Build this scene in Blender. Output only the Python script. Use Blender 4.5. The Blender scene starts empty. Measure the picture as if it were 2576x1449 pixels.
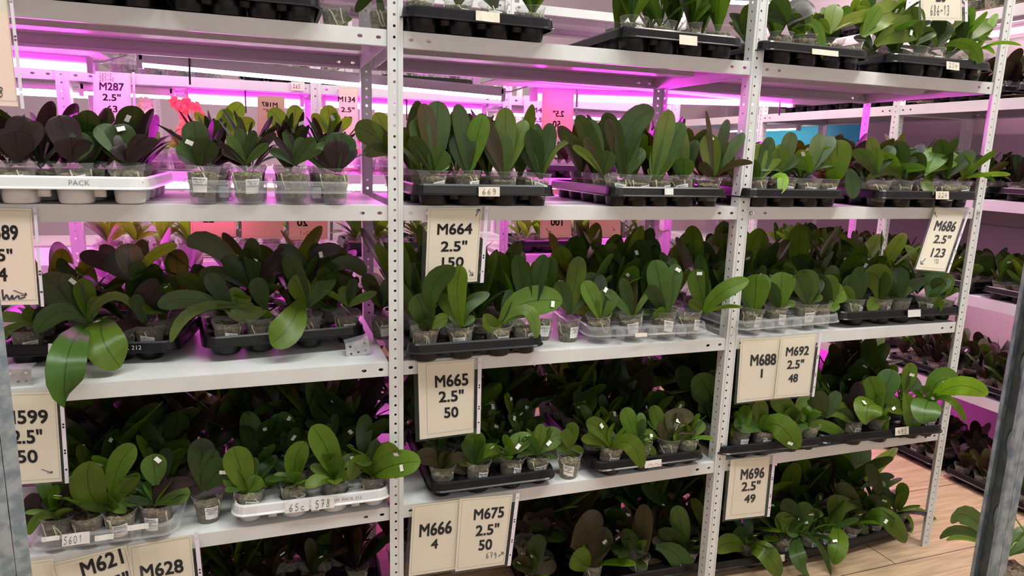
import bpy, math, random
import numpy as np
from mathutils import Vector, Matrix
# ------------------------------------------------------------------ scene, camera, light
sc = bpy.context.scene
COL = sc.collection
W, H, F = 2576.0, 1449.0, 1728.04
CAM = np.array([-0.2874, -1.6769, 1.3794]); YAW, PIT, ROL = 0.3406, 0.1913, 0.0296
def cam_axes():
    s, c = math.sin(YAW), math.cos(YAW)
    r = np.array([c, -s, 0]); fw = np.array([s, c, 0]); up = np.array([0, 0, 1.0])
    cp, sp = math.cos(PIT), math.sin(PIT)
    f2 = fw*cp - up*sp; u2 = up*cp + fw*sp
    cr, sr = math.cos(ROL), math.sin(ROL)
    return r*cr + u2*sr, u2*cr - r*sr, f2
RT, UP, FW = cam_axes()
cd = bpy.data.cameras.new('camera'); cam = bpy.data.objects.new('camera', cd); COL.objects.link(cam)
cd.sensor_width = 36; cd.lens = F/W*36; cd.clip_start = .02; cd.clip_end = 60
cam.matrix_world = Matrix(((RT[0], UP[0], -FW[0], CAM[0]), (RT[1], UP[1], -FW[1], CAM[1]), (RT[2], UP[2], -FW[2], CAM[2]), (0, 0, 0, 1)))
sc.camera = cam
sc.view_settings.view_transform = 'Standard'; sc.view_settings.look = 'None'
sc.view_settings.exposure = -0.66; sc.view_settings.gamma = 1; sc.view_settings.use_curve_mapping = False
sc.cycles.transparent_max_bounces = 16
sc.cycles.max_bounces = 6
wd = bpy.data.worlds.new('room_air'); sc.world = wd; wd.use_nodes = True
wd.node_tree.nodes['Background'].inputs[0].default_value = (1, .93, .95, 1)
wd.node_tree.nodes['Background'].inputs[1].default_value = 0.012
def area(name, loc, tgt, sx, sy, power, colr):
    l = bpy.data.lights.new(name, 'AREA'); l.shape = 'RECTANGLE'; l.size = sx; l.size_y = sy; l.energy = power; l.color = colr
    o = bpy.data.objects.new(name, l); COL.objects.link(o); o.location = loc
    o.rotation_euler = (Vector(tgt) - Vector(loc)).to_track_quat('-Z', 'Y').to_euler()
    return o
WARM = (.94, 1, .965)
for x in (-1.3, .35, 2.0):
    area('aisle_and_fill_light', (x, -1.35, 4.3), (x, -.5, 0), 1.3, .4, 84, WARM)
area('aisle_and_fill_light', (2.32, -.5, 4.2), (2.3, -.3, 0), .3, 1.2, 150, (1, .93, .84))
area('aisle_and_fill_light', (.3, -2.9, 1.9), (.3, 0, .8), 4.0, .8, 30, WARM)  # added frontal fill, stands in for bounce off the front wall
area('rear_and_fill_light', (.4, 1.9, 2.8), (.4, 1.9, 0), 2.4, .3, 4, (1, .72, .82))
area('rear_and_fill_light', (0, 3.2, 2.8), (0, 4.2, 1), 4.5, .3, 34, (1, .60, .74))  # added pink fill that brightens the back wall, no fixture there
area('rear_and_fill_light', (1.95, 1.7, 2.8), (2.5, 1.4, .8), .4, 1.4, 75, (1, .68, .78))

def ray(u, v):
    return FW + RT*((u - W/2)/F) - UP*((v - H/2)/F)
def un(u, v, x=None, y=None, z=None):
    d = ray(u, v)
    t = (x - CAM[0])/d[0] if x is not None else (y - CAM[1])/d[1] if y is not None else (z - CAM[2])/d[2]
    return CAM + d*t
def dep(p): return float((np.asarray(p) - CAM) @ FW)

# ------------------------------------------------------------------ materials
MAT = {}
def mat(name, col=(.5, .5, .5), rough=.5, metal=0, noise=None, bump=None, spec=.5, emit=None, coat=0):
    m = bpy.data.materials.new(name); m.use_nodes = True; nt = m.node_tree; b = nt.nodes['Principled BSDF']
    b.inputs['Base Color'].default_value = (*col, 1); b.inputs['Roughness'].default_value = rough
    b.inputs['Metallic'].default_value = metal; b.inputs['Specular IOR Level'].default_value = spec; b.inputs['Coat Weight'].default_value = coat
    tc = nt.nodes.new('ShaderNodeTexCoord')
    if noise:
        scale, c2, lo, hi = noise
        n = nt.nodes.new('ShaderNodeTexNoise'); n.inputs['Scale'].default_value = scale; n.inputs['Detail'].default_value = 5
        nt.links.new(tc.outputs['Object'], n.inputs['Vector'])
        r = nt.nodes.new('ShaderNodeValToRGB'); r.color_ramp.elements[0].position = lo; r.color_ramp.elements[1].position = hi
        r.color_ramp.elements[0].color = (*col, 1); r.color_ramp.elements[1].color = (*c2, 1)
        nt.links.new(n.outputs['Fac'], r.inputs['Fac']); nt.links.new(r.outputs['Color'], b.inputs['Base Color'])
    if bump:
        scale, st = bump
        n = nt.nodes.new('ShaderNodeTexNoise'); n.inputs['Scale'].default_value = scale; n.inputs['Detail'].default_value = 3
        nt.links.new(tc.outputs['Object'], n.inputs['Vector'])
        bp = nt.nodes.new('ShaderNodeBump'); bp.inputs['Strength'].default_value = st; bp.inputs['Distance'].default_value = .002
        nt.links.new(n.outputs['Fac'], bp.inputs['Height']); nt.links.new(bp.outputs['Normal'], b.inputs['Normal'])
    if emit:
        b.inputs['Emission Color'].default_value = (*emit[0], 1); b.inputs['Emission Strength'].default_value = emit[1]
    MAT[name] = m
    return m
mat('grey_paint', (.66, .665, .65), .38, noise=(9, (.60, .605, .59), .35, .75), bump=(420, .12))
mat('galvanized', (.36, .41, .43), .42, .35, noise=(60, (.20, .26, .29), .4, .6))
mat('shaded_zinc', (.12, .135, .125), .5, .3, noise=(50, (.08, .09, .085), .4, .6))  # darker galvanized for the strut web, its shade put into the colour
mat('zinc_plate', (.55, .56, .56), .4, .7, noise=(40, (.4, .42, .43), .4, .6))
mat('black_plastic', (.005, .005, .006), .30, spec=.35, noise=(30, (.014, .014, .015), .5, .8))
mat('white_tray_plastic', (.66, .66, .66), .35, noise=(18, (.52, .50, .46), .55, .78))
mat('cream_paper', (.90, .84, .68), .85, noise=(14, (.86, .79, .63), .4, .75))
mat('white_paper', (.82, .82, .80), .8, noise=(60, (.74, .74, .71), .4, .7))
mat('sticker_paper', (.80, .75, .62), .8, noise=(60, (.7, .62, .48), .5, .8))
mat('ink', (.006, .006, .008), .7)
mat('pen', (.03, .03, .05), .7)
mat('pale_ink', (.28, .26, .23), .8)
mat('pink_ink', (.75, .25, .38), .8)
mat('strip_plastic', (.72, .66, .74), .4)
mat('housing', (.62, .6, .62), .4)
mat('black_tie', (.01, .01, .01), .5)
mat('rust_wire', (.16, .07, .035), .7, .3, noise=(80, (.3, .22, .16), .4, .6))
mat('bolt_metal', (.5, .5, .5), .3, .8)
mat('wall_panel', (.47, .42, .43), .6, noise=(2, (.43, .38, .39), .3, .7))
mat('cyan_panel', (.03, .62, .78), .5, noise=(2, (.04, .55, .72), .3, .7))
mat('ceiling_white', (.55, .5, .51), .8, noise=(3, (.5, .46, .47), .3, .7))
mat('plug', (.008, .008, .008), .8)
mat('medium', (.055, .045, .020), .95, noise=(130, (.24, .21, .12), .38, .62), bump=(260, .9))
mat('brown_medium', (.045, .032, .018), .95, noise=(150, (.20, .15, .085), .4, .62), bump=(260, .9))
mat('root', (.50, .50, .33), .6, noise=(50, (.62, .55, .38), .4, .6))
mat('stalk', (.16, .26, .04), .4, noise=(30, (.22, .3, .06), .4, .6))
mat('pale_petal', (.85, .78, .62), .5, noise=(30, (.9, .7, .4), .5, .7))
mat('coral_petal', (.85, .22, .12), .5, noise=(30, (.9, .35, .3), .5, .7))
mat('led_white', (.9, .9, .9), .4, emit=((1, .93, .96), 22))
mat('led_pink', (.9, .4, .9), .4, emit=((1, .03, .84), 165))
mat('led_dim', (.9, .4, .9), .4, emit=((1, .08, .80), 60))
mat('led_pale', (.9, .7, .8), .4, emit=((1, .52, .70), 45))

def add_translucent(name, k, colr):
    m = MAT[name]; nt = m.node_tree; b = nt.nodes['Principled BSDF']; out = nt.nodes['Material Output']
    tl = nt.nodes.new('ShaderNodeBsdfTranslucent'); tl.inputs[0].default_value = (*colr, 1); mx = nt.nodes.new('ShaderNodeMixShader'); mx.inputs[0].default_value = k
    nt.links.new(b.outputs[0], mx.inputs[1]); nt.links.new(tl.outputs[0], mx.inputs[2]); nt.links.new(mx.outputs[0], out.inputs[0])
add_translucent('cream_paper', .16, (1, .98, .30))
def mix_clear(name, tint, base, fac, edge, rough=.12):
    m = bpy.data.materials.new(name); m.use_nodes = True; nt = m.node_tree; nt.nodes.clear()
    out = nt.nodes.new('ShaderNodeOutputMaterial'); mx = nt.nodes.new('ShaderNodeMixShader')
    tr = nt.nodes.new('ShaderNodeBsdfTransparent'); tr.inputs[0].default_value = (*tint, 1)
    pb = nt.nodes.new('ShaderNodeBsdfPrincipled'); pb.inputs['Base Color'].default_value = (*base, 1); pb.inputs['Roughness'].default_value = rough
    lw = nt.nodes.new('ShaderNodeLayerWeight'); lw.inputs['Blend'].default_value = .35
    mr = nt.nodes.new('ShaderNodeMapRange'); mr.inputs['To Min'].default_value = fac; mr.inputs['To Max'].default_value = edge
    nt.links.new(lw.outputs['Facing'], mr.inputs['Value']); nt.links.new(mr.outputs[0], mx.inputs[0])
    nt.links.new(tr.outputs[0], mx.inputs[1]); nt.links.new(pb.outputs[0], mx.inputs[2]); nt.links.new(mx.outputs[0], out.inputs[0])
    MAT[name] = m
mix_clear('clear_pot', (.96, .96, .95), (.50, .50, .48), .13, .50)
mix_clear('clear_tray', (.96, .96, .96), (.55, .56, .57), .13, .55)
mix_clear('film', (.98, .98, .98), (.6, .6, .62), .035, .25, .08)

def leaf_material():
    m = bpy.data.materials.new('orchid_leaf'); m.use_nodes = True; nt = m.node_tree; b = nt.nodes['Principled BSDF']
    L = nt.links.new
    at = nt.nodes.new('ShaderNodeAttribute'); at.attribute_name = 'tint'
    uv = nt.nodes.new('ShaderNodeUVMap'); sp = nt.nodes.new('ShaderNodeSeparateXYZ'); L(uv.outputs[0], sp.inputs[0])
    # darker groove along the middle of the blade, faint long veins, blotches
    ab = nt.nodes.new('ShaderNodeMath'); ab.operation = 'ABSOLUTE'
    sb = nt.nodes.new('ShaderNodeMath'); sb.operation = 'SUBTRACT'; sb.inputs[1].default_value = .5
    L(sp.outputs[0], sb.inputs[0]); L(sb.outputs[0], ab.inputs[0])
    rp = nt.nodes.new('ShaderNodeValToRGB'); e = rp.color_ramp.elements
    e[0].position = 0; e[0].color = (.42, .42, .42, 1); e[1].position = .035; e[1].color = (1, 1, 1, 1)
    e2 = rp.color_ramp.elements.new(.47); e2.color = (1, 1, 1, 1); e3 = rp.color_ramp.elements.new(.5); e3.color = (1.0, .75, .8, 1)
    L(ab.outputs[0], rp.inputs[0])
    mp = nt.nodes.new('ShaderNodeMapping'); mp.inputs['Scale'].default_value = (26, 1.2, 1); L(uv.outputs[0], mp.inputs[0])
    n = nt.nodes.new('ShaderNodeTexNoise'); n.inputs['Scale'].default_value = 2.0; n.inputs['Detail'].default_value = 3; L(mp.outputs[0], n.inputs['Vector'])
    tc = nt.nodes.new('ShaderNodeTexCoord')
    n2 = nt.nodes.new('ShaderNodeTexNoise'); n2.inputs['Scale'].default_value = 28; n2.inputs['Detail'].default_value = 2; L(tc.outputs['Object'], n2.inputs['Vector'])
    r2 = nt.nodes.new('ShaderNodeMapRange'); r2.inputs['From Min'].default_value = .3; r2.inputs['From Max'].default_value = .7; r2.inputs['To Min'].default_value = .78; r2.inputs['To Max'].default_value = 1.2
    ad = nt.nodes.new('ShaderNodeMath'); ad.operation = 'ADD'; L(n.outputs['Fac'], ad.inputs[0]); L(n2.outputs['Fac'], ad.inputs[1])
    hf = nt.nodes.new('ShaderNodeMath'); hf.operation = 'MULTIPLY'; hf.inputs[1].default_value = .5; L(ad.outputs[0], hf.inputs[0]); L(hf.outputs[0], r2.inputs['Value'])
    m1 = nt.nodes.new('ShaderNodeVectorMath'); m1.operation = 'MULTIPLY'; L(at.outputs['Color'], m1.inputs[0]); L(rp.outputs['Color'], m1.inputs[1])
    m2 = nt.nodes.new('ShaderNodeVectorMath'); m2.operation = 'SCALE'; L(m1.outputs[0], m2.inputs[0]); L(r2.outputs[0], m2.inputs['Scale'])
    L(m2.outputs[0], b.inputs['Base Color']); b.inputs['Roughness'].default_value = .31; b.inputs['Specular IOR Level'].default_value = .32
    bp = nt.nodes.new('ShaderNodeBump'); bp.inputs['Strength'].default_value = .25; bp.inputs['Distance'].default_value = .002
    L(n.outputs['Fac'], bp.inputs['Height']); L(bp.outputs[0], b.inputs['Normal'])
    tl = nt.nodes.new('ShaderNodeBsdfTranslucent'); m3 = nt.nodes.new('ShaderNodeVectorMath'); m3.operation = 'MULTIPLY'; m3.inputs[1].default_value = (1.8, 2.5, .6)
    L(m2.outputs[0], m3.inputs[0]); L(m3.outputs[0], tl.inputs[0])
    mx = nt.nodes.new('ShaderNodeMixShader'); mx.inputs[0].default_value = .2
    L(b.outputs[0], mx.inputs[1]); L(tl.outputs[0], mx.inputs[2]); L(mx.outputs[0], nt.nodes['Material Output'].inputs[0])
    MAT['leaf'] = m
leaf_material()
def floor_material():
    m = bpy.data.materials.new('laminate_floor'); m.use_nodes = True; nt = m.node_tree; b = nt.nodes['Principled BSDF']; L = nt.links.new
    tc = nt.nodes.new('ShaderNodeTexCoord')
    br = nt.nodes.new('ShaderNodeTexBrick'); br.inputs['Scale'].default_value = 1; br.inputs['Brick Width'].default_value = 1.2; br.inputs['Row Height'].default_value = .4
    br.inputs['Mortar Size'].default_value = .0022; br.offset = .33
    br.inputs['Color1'].default_value = (.50, .345, .215, 1); br.inputs['Color2'].default_value = (.45, .31, .19, 1); br.inputs['Mortar'].default_value = (.10, .07, .05, 1)
    mp0 = nt.nodes.new('ShaderNodeMapping'); mp0.inputs['Location'].default_value = (.25, .06, 0); L(tc.outputs['Object'], mp0.inputs[0]); L(mp0.outputs[0], br.inputs['Vector'])
    mp = nt.nodes.new('ShaderNodeMapping'); mp.inputs['Scale'].default_value = (1.6, 26, 1); L(tc.outputs['Object'], mp.inputs[0])
    n = nt.nodes.new('ShaderNodeTexNoise'); n.inputs['Scale'].default_value = 3; n.inputs['Detail'].default_value = 7; n.inputs['Distortion'].default_value = .8; L(mp.outputs[0], n.inputs['Vector'])
    r = nt.nodes.new('ShaderNodeMapRange'); r.inputs['From Min'].default_value = .3; r.inputs['From Max'].default_value = .7; r.inputs['To Min'].default_value = .68; r.inputs['To Max'].default_value = 1.12
    L(n.outputs['Fac'], r.inputs['Value'])
    s = nt.nodes.new('ShaderNodeVectorMath'); s.operation = 'SCALE'; L(br.outputs['Color'], s.inputs[0]); L(r.outputs[0], s.inputs['Scale']); L(s.outputs[0], b.inputs['Base Color'])
    b.inputs['Roughness'].default_value = .42
    MAT['floor'] = m
floor_material()

# ------------------------------------------------------------------ mesh helpers
class MB:
    def __init__(s): s.v = []; s.f = []; s.uv = []; s.tint = []
    def add(s, vs, fs, uvs=None, tint=None):
        o = len(s.v); s.v += [tuple(map(float, p)) for p in vs]; s.f += [tuple(o + i for i in f) for f in fs]
        s.uv += (uvs if uvs is not None else [(0, 0)]*len(vs)); s.tint += [tint or (1, 1, 1)]*len(vs)
    def box(s, a, b):
        x0, y0, z0 = a; x1, y1, z1 = b
        s.add([(x0, y0, z0), (x1, y0, z0), (x1, y1, z0), (x0, y1, z0), (x0, y0, z1), (x1, y0, z1), (x1, y1, z1), (x0, y1, z1)],
              [(3, 2, 1, 0), (4, 5, 6, 7), (0, 1, 5, 4), (1, 2, 6, 5), (2, 3, 7, 6), (3, 0, 4, 7)])
    def tube(s, pts, r, n=6, r1=None):
        pts = [np.asarray(p, float) for p in pts]; vs = []; fs = []; k = len(pts)
        for i, p in enumerate(pts):
            t = pts[min(i + 1, k - 1)] - pts[max(i - 1, 0)]; t = t/(np.linalg.norm(t) + 1e-9)
            a = np.cross(t, (0, 0, 1.0)); a = a if np.linalg.norm(a) > .05 else np.cross(t, (1.0, 0, 0)); a /= np.linalg.norm(a); b = np.cross(t, a)
            rr = r if r1 is None else r + (r1 - r)*i/(k - 1)
            for j in range(n):
                q = 2*math.pi*j/n; vs.append(p + rr*(a*math.cos(q) + b*math.sin(q)))
        for i in range(k - 1):
            for j in range(n): fs.append((i*n + j, i*n + (j + 1) % n, (i + 1)*n + (j + 1) % n, (i + 1)*n + j))
        fs.append(tuple(range(n))[::-1]); fs.append(tuple((k - 1)*n + j for j in range(n))); s.add(vs, fs)
    def lathe(s, prof, n=24, cap0=False, cap1=False):
        vs = []; fs = []
        for r, z in prof:
            for j in range(n): q = 2*math.pi*j/n; vs.append((r*math.cos(q), r*math.sin(q), z))
        for i in range(len(prof) - 1):
            for j in range(n): fs.append((i*n + j, i*n + (j + 1) % n, (i + 1)*n + (j + 1) % n, (i + 1)*n + j))
        if cap0: fs.append(tuple(range(n))[::-1])
        if cap1: fs.append(tuple((len(prof) - 1)*n + j for j in range(n)))
        s.add(vs, fs)
    def mesh(s, name, m, smooth=False):
        me = bpy.data.meshes.new(name); me.from_pydata(s.v, [], s.f)
        li = np.empty(len(me.loops), np.int32); me.loops.foreach_get('vertex_index', li)
        u = me.uv_layers.new(name='UVMap'); u.data.foreach_set('uv', np.array(s.uv, np.float32)[li].ravel())
        if m == 'leaf':
            c = me.attributes.new('tint', 'FLOAT_COLOR', 'POINT'); t = np.ones((len(s.v), 4), np.float32); t[:, :3] = s.tint; c.data.foreach_set('color', t.ravel())
        me.materials.append(MAT[m])
        if smooth: me.polygons.foreach_set('use_smooth', np.ones(len(me.polygons), bool))
        me.update(); return me
def obj(name, me, parent=None, loc=None, solid=None):
    o = bpy.data.objects.new(name, me); COL.objects.link(o)
    if parent is not None: o.parent = parent
    if loc is not None: o.location = tuple(map(float, loc))
    if solid:
        md = o.modifiers.new('thickness', 'SOLIDIFY'); md.thickness = solid; md.offset = 0
    return o
def tag(o, label, cat, group=None, kind=None):
    o['label'] = label
    o['category'] = cat
    if group: o['group'] = group
    if kind: o['kind'] = kind
    return o
def empty(name, loc, rz=0):
    o = bpy.data.objects.new(name, None); COL.objects.link(o); o.location = tuple(map(float, loc)); o.rotation_euler = (0, 0, rz); o.empty_display_size = .02
    return o
def struct(name, me, label=None):
    o = obj(name, me); o['kind'] = 'structure'
    if label: o['label'] = label
    return o

# sheet metal with punched holes: strip in local (a along, b across) mapped by a function
def sq(q):
    c, s = math.cos(q), math.sin(q); m = max(abs(c), abs(s)); return c/m, s/m
def holed(mb, fn, a0, a1, b0, b1, holes, n=12):
    # holes: (a, b, ra, rb, halfcell) sorted on a
    cur = a0
    def quad(p, q):
        if q - p > 1e-6: mb.add([fn(p, b0), fn(q, b0), fn(q, b1), fn(p, b1)], [(0, 1, 2, 3)])
    bc, hb = (b0 + b1)/2, (b1 - b0)/2
    for a, b, ra, rb, hc in holes:
        quad(cur, a - hc); vs = []
        for j in range(n):
            q = 2*math.pi*j/n + math.pi/4; x, y = sq(q)
            vs += [fn(a + ra*math.cos(q), b + rb*math.sin(q)), fn(a + hc*x, bc + hb*y)]
        mb.add(vs, [(2*j, 2*j + 1, 2*((j + 1) % n) + 1, 2*((j + 1) % n)) for j in range(n)])
        cur = a + hc
    quad(cur, a1)

# ------------------------------------------------------------------ room shell
ZL = {'A': 1.655, 'B': 1.25, 'C': .855, 'D': .456, 'F': 0.0, 'AA': 2.06}
def slab(name, a, b, m):
    mb = MB(); mb.box(a, b); return struct(name, mb.mesh(name, m))
slab('floor', (-3.2, -3.2, -.05), (3.26, 4.6, 0), 'floor')
slab('ceiling', (-3.2, -3.2, 4.4), (3.26, 4.6, 4.45), 'ceiling_white')
slab('wall_left', (-3.26, -3.2, 0), (-3.2, 4.6, 4.4), 'wall_panel')
slab('wall_front', (-3.2, -3.26, 0), (3.26, -3.2, 4.4), 'wall_panel')
def clad(name, fn, L, Hh, m, step=.2):
    # boarded wall: shallow horizontal boards with a recessed joint
    mb = MB(); k = int(Hh/step)
    for i in range(k): fn(mb, 0, L, i*step + .004, (i + 1)*step - .004, .012)
    fn(mb, 0, L, 0, Hh, 0); return struct(name, mb.mesh(name, m))
def back_fn(mb, a, b, z0, z1, d): mb.box((-3.2 + a, 4.5 - d, z0), (-3.2 + b, 4.55, z1))
clad('wall_back', back_fn, 6.46, 4.4, 'wall_panel', 1.1)
def right_fn(y0):
    def f(mb, a, b, z0, z1, d): mb.box((3.2 - d, y0 + a, z0), (3.26, y0 + b, z1))
    return f
clad('wall_right', right_fn(-3.2), 4.35, 4.4, 'wall_panel', 1.1)
clad('wall_right_rear', right_fn(1.15), 3.35, 4.4, 'wall_panel', 1.1)
mb = MB()
for i in range(2): mb.box((3.172, 1.73, 1.262 + i*.19), (3.188, 2.95, 1.262 + i*.19 + .182))
struct('trim_1', mb.mesh('trim_1', 'cyan_panel'))

# ------------------------------------------------------------------ racks
def post_mesh(Hh, side, name):
    key = ('post', Hh, side)
    if key in MESH: return MESH[key]
    mb = MB(); n = int(Hh/.025)
    hs = [(.0145 + .025*i, -.002, .0033, .0033, .0125) for i in range(n)]
    hs2 = [(.0145 + .025*i, .019, .0033, .0033, .0125) for i in range(n)]
    holed(mb, lambda a, b: (b, 0, a), 0, Hh, -.018, .018, hs)
    holed(mb, lambda a, b: (side*.018, b, a), 0, Hh, 0, .036, hs2)
    for x in (side*.008, -side*.0165): mb.box((x - .0015, -.0022, 0), (x + .0015, -.0006, Hh))
    MESH[key] = mb.mesh(name, 'grey_paint'); return MESH[key]
MESH = {}
def shelf_mesh(L, D, lip=.036):
    key = ('shelf', round(L, 3), D, lip)
    if key in MESH: return MESH[key]
    mb = MB(); a0 = .019; a1 = L - .019
    mb.add([(a0, 0, 0), (a1, 0, 0), (a1, D, 0), (a0, D, 0)], [(0, 1, 2, 3)])
    hs = [(x, -lip/2, .0062, .0040, .012) for x in (.038, .080, L - .080, L - .038)]
    for y in (0, D): holed(mb, lambda a, b, y=y: (a, y, b), a0, a1, -lip, 0, hs)
    for x in (a0, a1): mb.add([(x, 0, 0), (x, D, 0), (x, D, -lip), (x, 0, -lip)], [(0, 1, 2, 3)])
    for y, s in ((0, 1), (D, -1)): mb.add([(a0, y, -lip), (a1, y, -lip), (a1, y + s*.014, -lip), (a0, y + s*.014, -lip), (a1, y + s*.014, -lip + .008), (a0, y + s*.014, -lip + .008)], [(0, 1, 2, 3), (3, 2, 4, 5)])
    y0, y1 = D*.42, D*.58
    mb.add([(a0 + .03, y0, -.001), (a1 - .03, y0, -.001), (a0 + .03, y0 + .012, -.02), (a1 - .03, y0 + .012, -.02), (a0 + .03, y1 - .012, -.02), (a1 - .03, y1 - .012, -.02), (a0 + .03, y1, -.001), (a1 - .03, y1, -.001)],
           [(0, 1, 3, 2), (2, 3, 5, 4), (4, 5, 7, 6)])
    MESH[key] = mb.mesh('shelf', 'grey_paint'); return MESH[key]
BOLT = None
def rack(name, label, loc, rz, xs, sides, D, levels, Hh, group=None, lip=.036):
    global BOLT
    r = tag(empty(name, loc, rz), label, 'shelving rack', group)
    for x, s in zip(xs, sides):
        obj('post', post_mesh(Hh, s, 'post'), r, (x, -.003, 0), .0012)
        b = obj('post', post_mesh(Hh, s, 'post'), r, (x, D + .003, 0), .0012); b.rotation_euler = (0, 0, math.pi)
    for i in range(len(xs) - 1):
        for z in levels:
            obj('shelf', shelf_mesh(xs[i + 1] - xs[i], D, lip), r, (xs[i], 0, z), .0012)
    if BOLT is None:
        mb = MB(); mb.lathe([(0.0055, 0), (.0055, .003), (.004, .0045), (.0005, .005)], 10, True); BOLT = mb.mesh('bolt', 'bolt_metal', True)
    return r
R1 = rack('shelving_rack', 'light grey perforated steel rack across the front with three bays of orchids', (0, 0, 0), 0,
          [-1.02, 0, 1.014, 1.963], [1, 1, -1, 1], .517, [ZL[k] for k in ('D', 'C', 'B', 'A', 'AA')], 2.3)
for x, z in ((1.963 - .002, 1.236), (1.04, 1.232)):
    b = obj('bolt', BOLT, R1, (x, -.005, z)); b.rotation_euler = (math.pi/2, 0, 0)
R3 = rack('shelving_rack', 'pink-lit steel rack standing behind the front rack across a narrow aisle', (0, .95, 0), 0,
          [-1.66, -.90, -.12, .60, 1.36], [1, 1, 1, 1, -1], .45, [.34, .66, .975, 1.29, 1.605, 1.95], 2.3, lip=.032)
R3.location.y = .95
R4 = rack('shelving_rack', 'pale steel rack farthest back near the rear wall lamps', (0, 2.35, 0), 0,
          [-1.9, -.875, .15, 1.15], [1, -1, 1, -1], .45, [.45, .86, 1.27, 1.68], 2.3)
RR = rack('shelving_rack', 'steel rack along the right wall turned sideways to the front rack', (2.6, 3.0, 0), -math.pi/2,
          [0, 1.05, 2.04, 3.03], [1, 1, 1, 1], .5, [.408, .832, 1.25, 1.668, 2.04], 2.3, lip=.045)

def strut(name, label, x, y, rz, k=1):
    r = tag(empty(name, (x, y, 0), rz), label, 'post')
    mb = MB(); Hh = 2.6
    # slotted channel: web with oval slots, two lips
    hs = [(.05 + .1*i, 0, .018, .0075, .045) for i in range(int(Hh/.1))]
    holed(mb, lambda a, b: (0.0, b, a), 0, Hh, -.016, .016, hs, 16)
    obj('slotted_web', mb.mesh('slotted_web', 'shaded_zinc'), r, None, .0018)
    mb = MB()
    for s in (-1, 1):
        mb.box((-.013, s*.0165 - .0012, 0), (.001, s*.0165 + .0012, Hh)); mb.box((-.0145, s*.0145 - .003, 0), (-.0125, s*.0145 + .003, Hh))
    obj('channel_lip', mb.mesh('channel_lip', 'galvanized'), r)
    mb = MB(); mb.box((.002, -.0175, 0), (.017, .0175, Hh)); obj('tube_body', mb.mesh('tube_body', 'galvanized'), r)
    r.scale = (k, k, 1)
    return r
q = CAM + ray(2482, 1449)*.88
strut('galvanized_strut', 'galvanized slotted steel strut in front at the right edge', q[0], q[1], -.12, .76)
q = CAM + ray(44, 1449)*.88
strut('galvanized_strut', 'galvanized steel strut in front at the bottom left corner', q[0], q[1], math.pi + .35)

# ------------------------------------------------------------------ grow lamps
def lamp(p0, p1, kind, label, ties=(), group=None):
    p0 = Vector([float(t) for t in p0]); p1 = Vector([float(t) for t in p1]); L = (p1 - p0).length
    r = tag(empty('grow_light', p0), label, 'grow light', group)
    r.rotation_euler = (p1 - p0).to_track_quat('X', 'Z').to_euler()
    mb = MB(); vs = []
    wide = kind == 'led_white'; r0, a_, b_ = (.0098, -12, 204) if wide else (.0118, -58, 296)
    prof = [(-.013, .004), (-.015, .012), (-.015, .028), (-.008, .034), (.008, .034), (.015, .028), (.015, .012), (.013, .004)] if wide else [(-.006, .012), (-.008, .018), (-.008, .030), (-.005, .034), (.005, .034), (.008, .030), (.008, .018), (.006, .012)]
    for x in (0, L): vs += [(x, a, b) for a, b in prof]
    n = len(prof); mb.add(vs, [(i, (i + 1) % n, n + (i + 1) % n, n + i) for i in range(n)] + [tuple(range(n))[::-1], tuple(range(n, 2*n))])
    obj('housing', mb.mesh('housing', 'housing'), r)
    mb = MB(); vs = []; n = 13
    for x in (.008, L - .008): vs += [(x, r0*math.cos(math.radians(a_ + b_*i/(n - 1))), .003 - r0*math.sin(math.radians(a_ + b_*i/(n - 1)))) for i in range(n)]
    mb.add(vs, [(i, i + 1, n + i + 1, n + i) for i in range(n - 1)] + [(0, n, 2*n - 1, n - 1)]); obj('diffuser', mb.mesh('diffuser', kind), r)
    for x in (0, L):
        mb = MB(); mb.box((x - .006, -.015, -.011), (x + .008, .015, .03)); obj('end_cap', mb.mesh('end_cap', 'housing'), r)
    mb = MB(); mb.tube([(L, 0, .02), (L + .03, 0, .022), (L + .06, .004, .034), (L + .09, .006, .045)], .0025); obj('cable', mb.mesh('cable', 'housing'), r)
    for t in ties:
        mb = MB(); mb.box((t*L - .0025, -.0195, -.045), (t*L + .0025, -.0165, .055)); mb.box((t*L - .0025, -.0175, .034), (t*L + .0025, .0175, .037)); obj('cable_tie', mb.mesh('cable_tie', 'black_tie'), r)
    return r
lamp(un(352, 162, y=.575), un(1262, 246, y=.575), 'led_white', 'long white tube lamp behind the second shelf, upper left', (.12, ))
lamp(un(-150, 146, y=.575), un(228, 174, y=.575), 'led_pink', 'pink grow lamp above the M287 sign at the far left')
lamp(un(1342, 246, y=.60), un(1990, 264, y=.80), 'led_pink', 'pink grow lamp ending above the right-hand second-shelf trays', (.93, ))
lamp((-.80, .585, 1.203), (-.34, .585, 1.203), 'led_dim', 'added pink lamp hidden behind the second shelf edge lighting the third-shelf leaves')  # unseen extra lamp, added to turn the rear leaves magenta
LR = 'grow lamps under the shelves of the rear rack'
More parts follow.
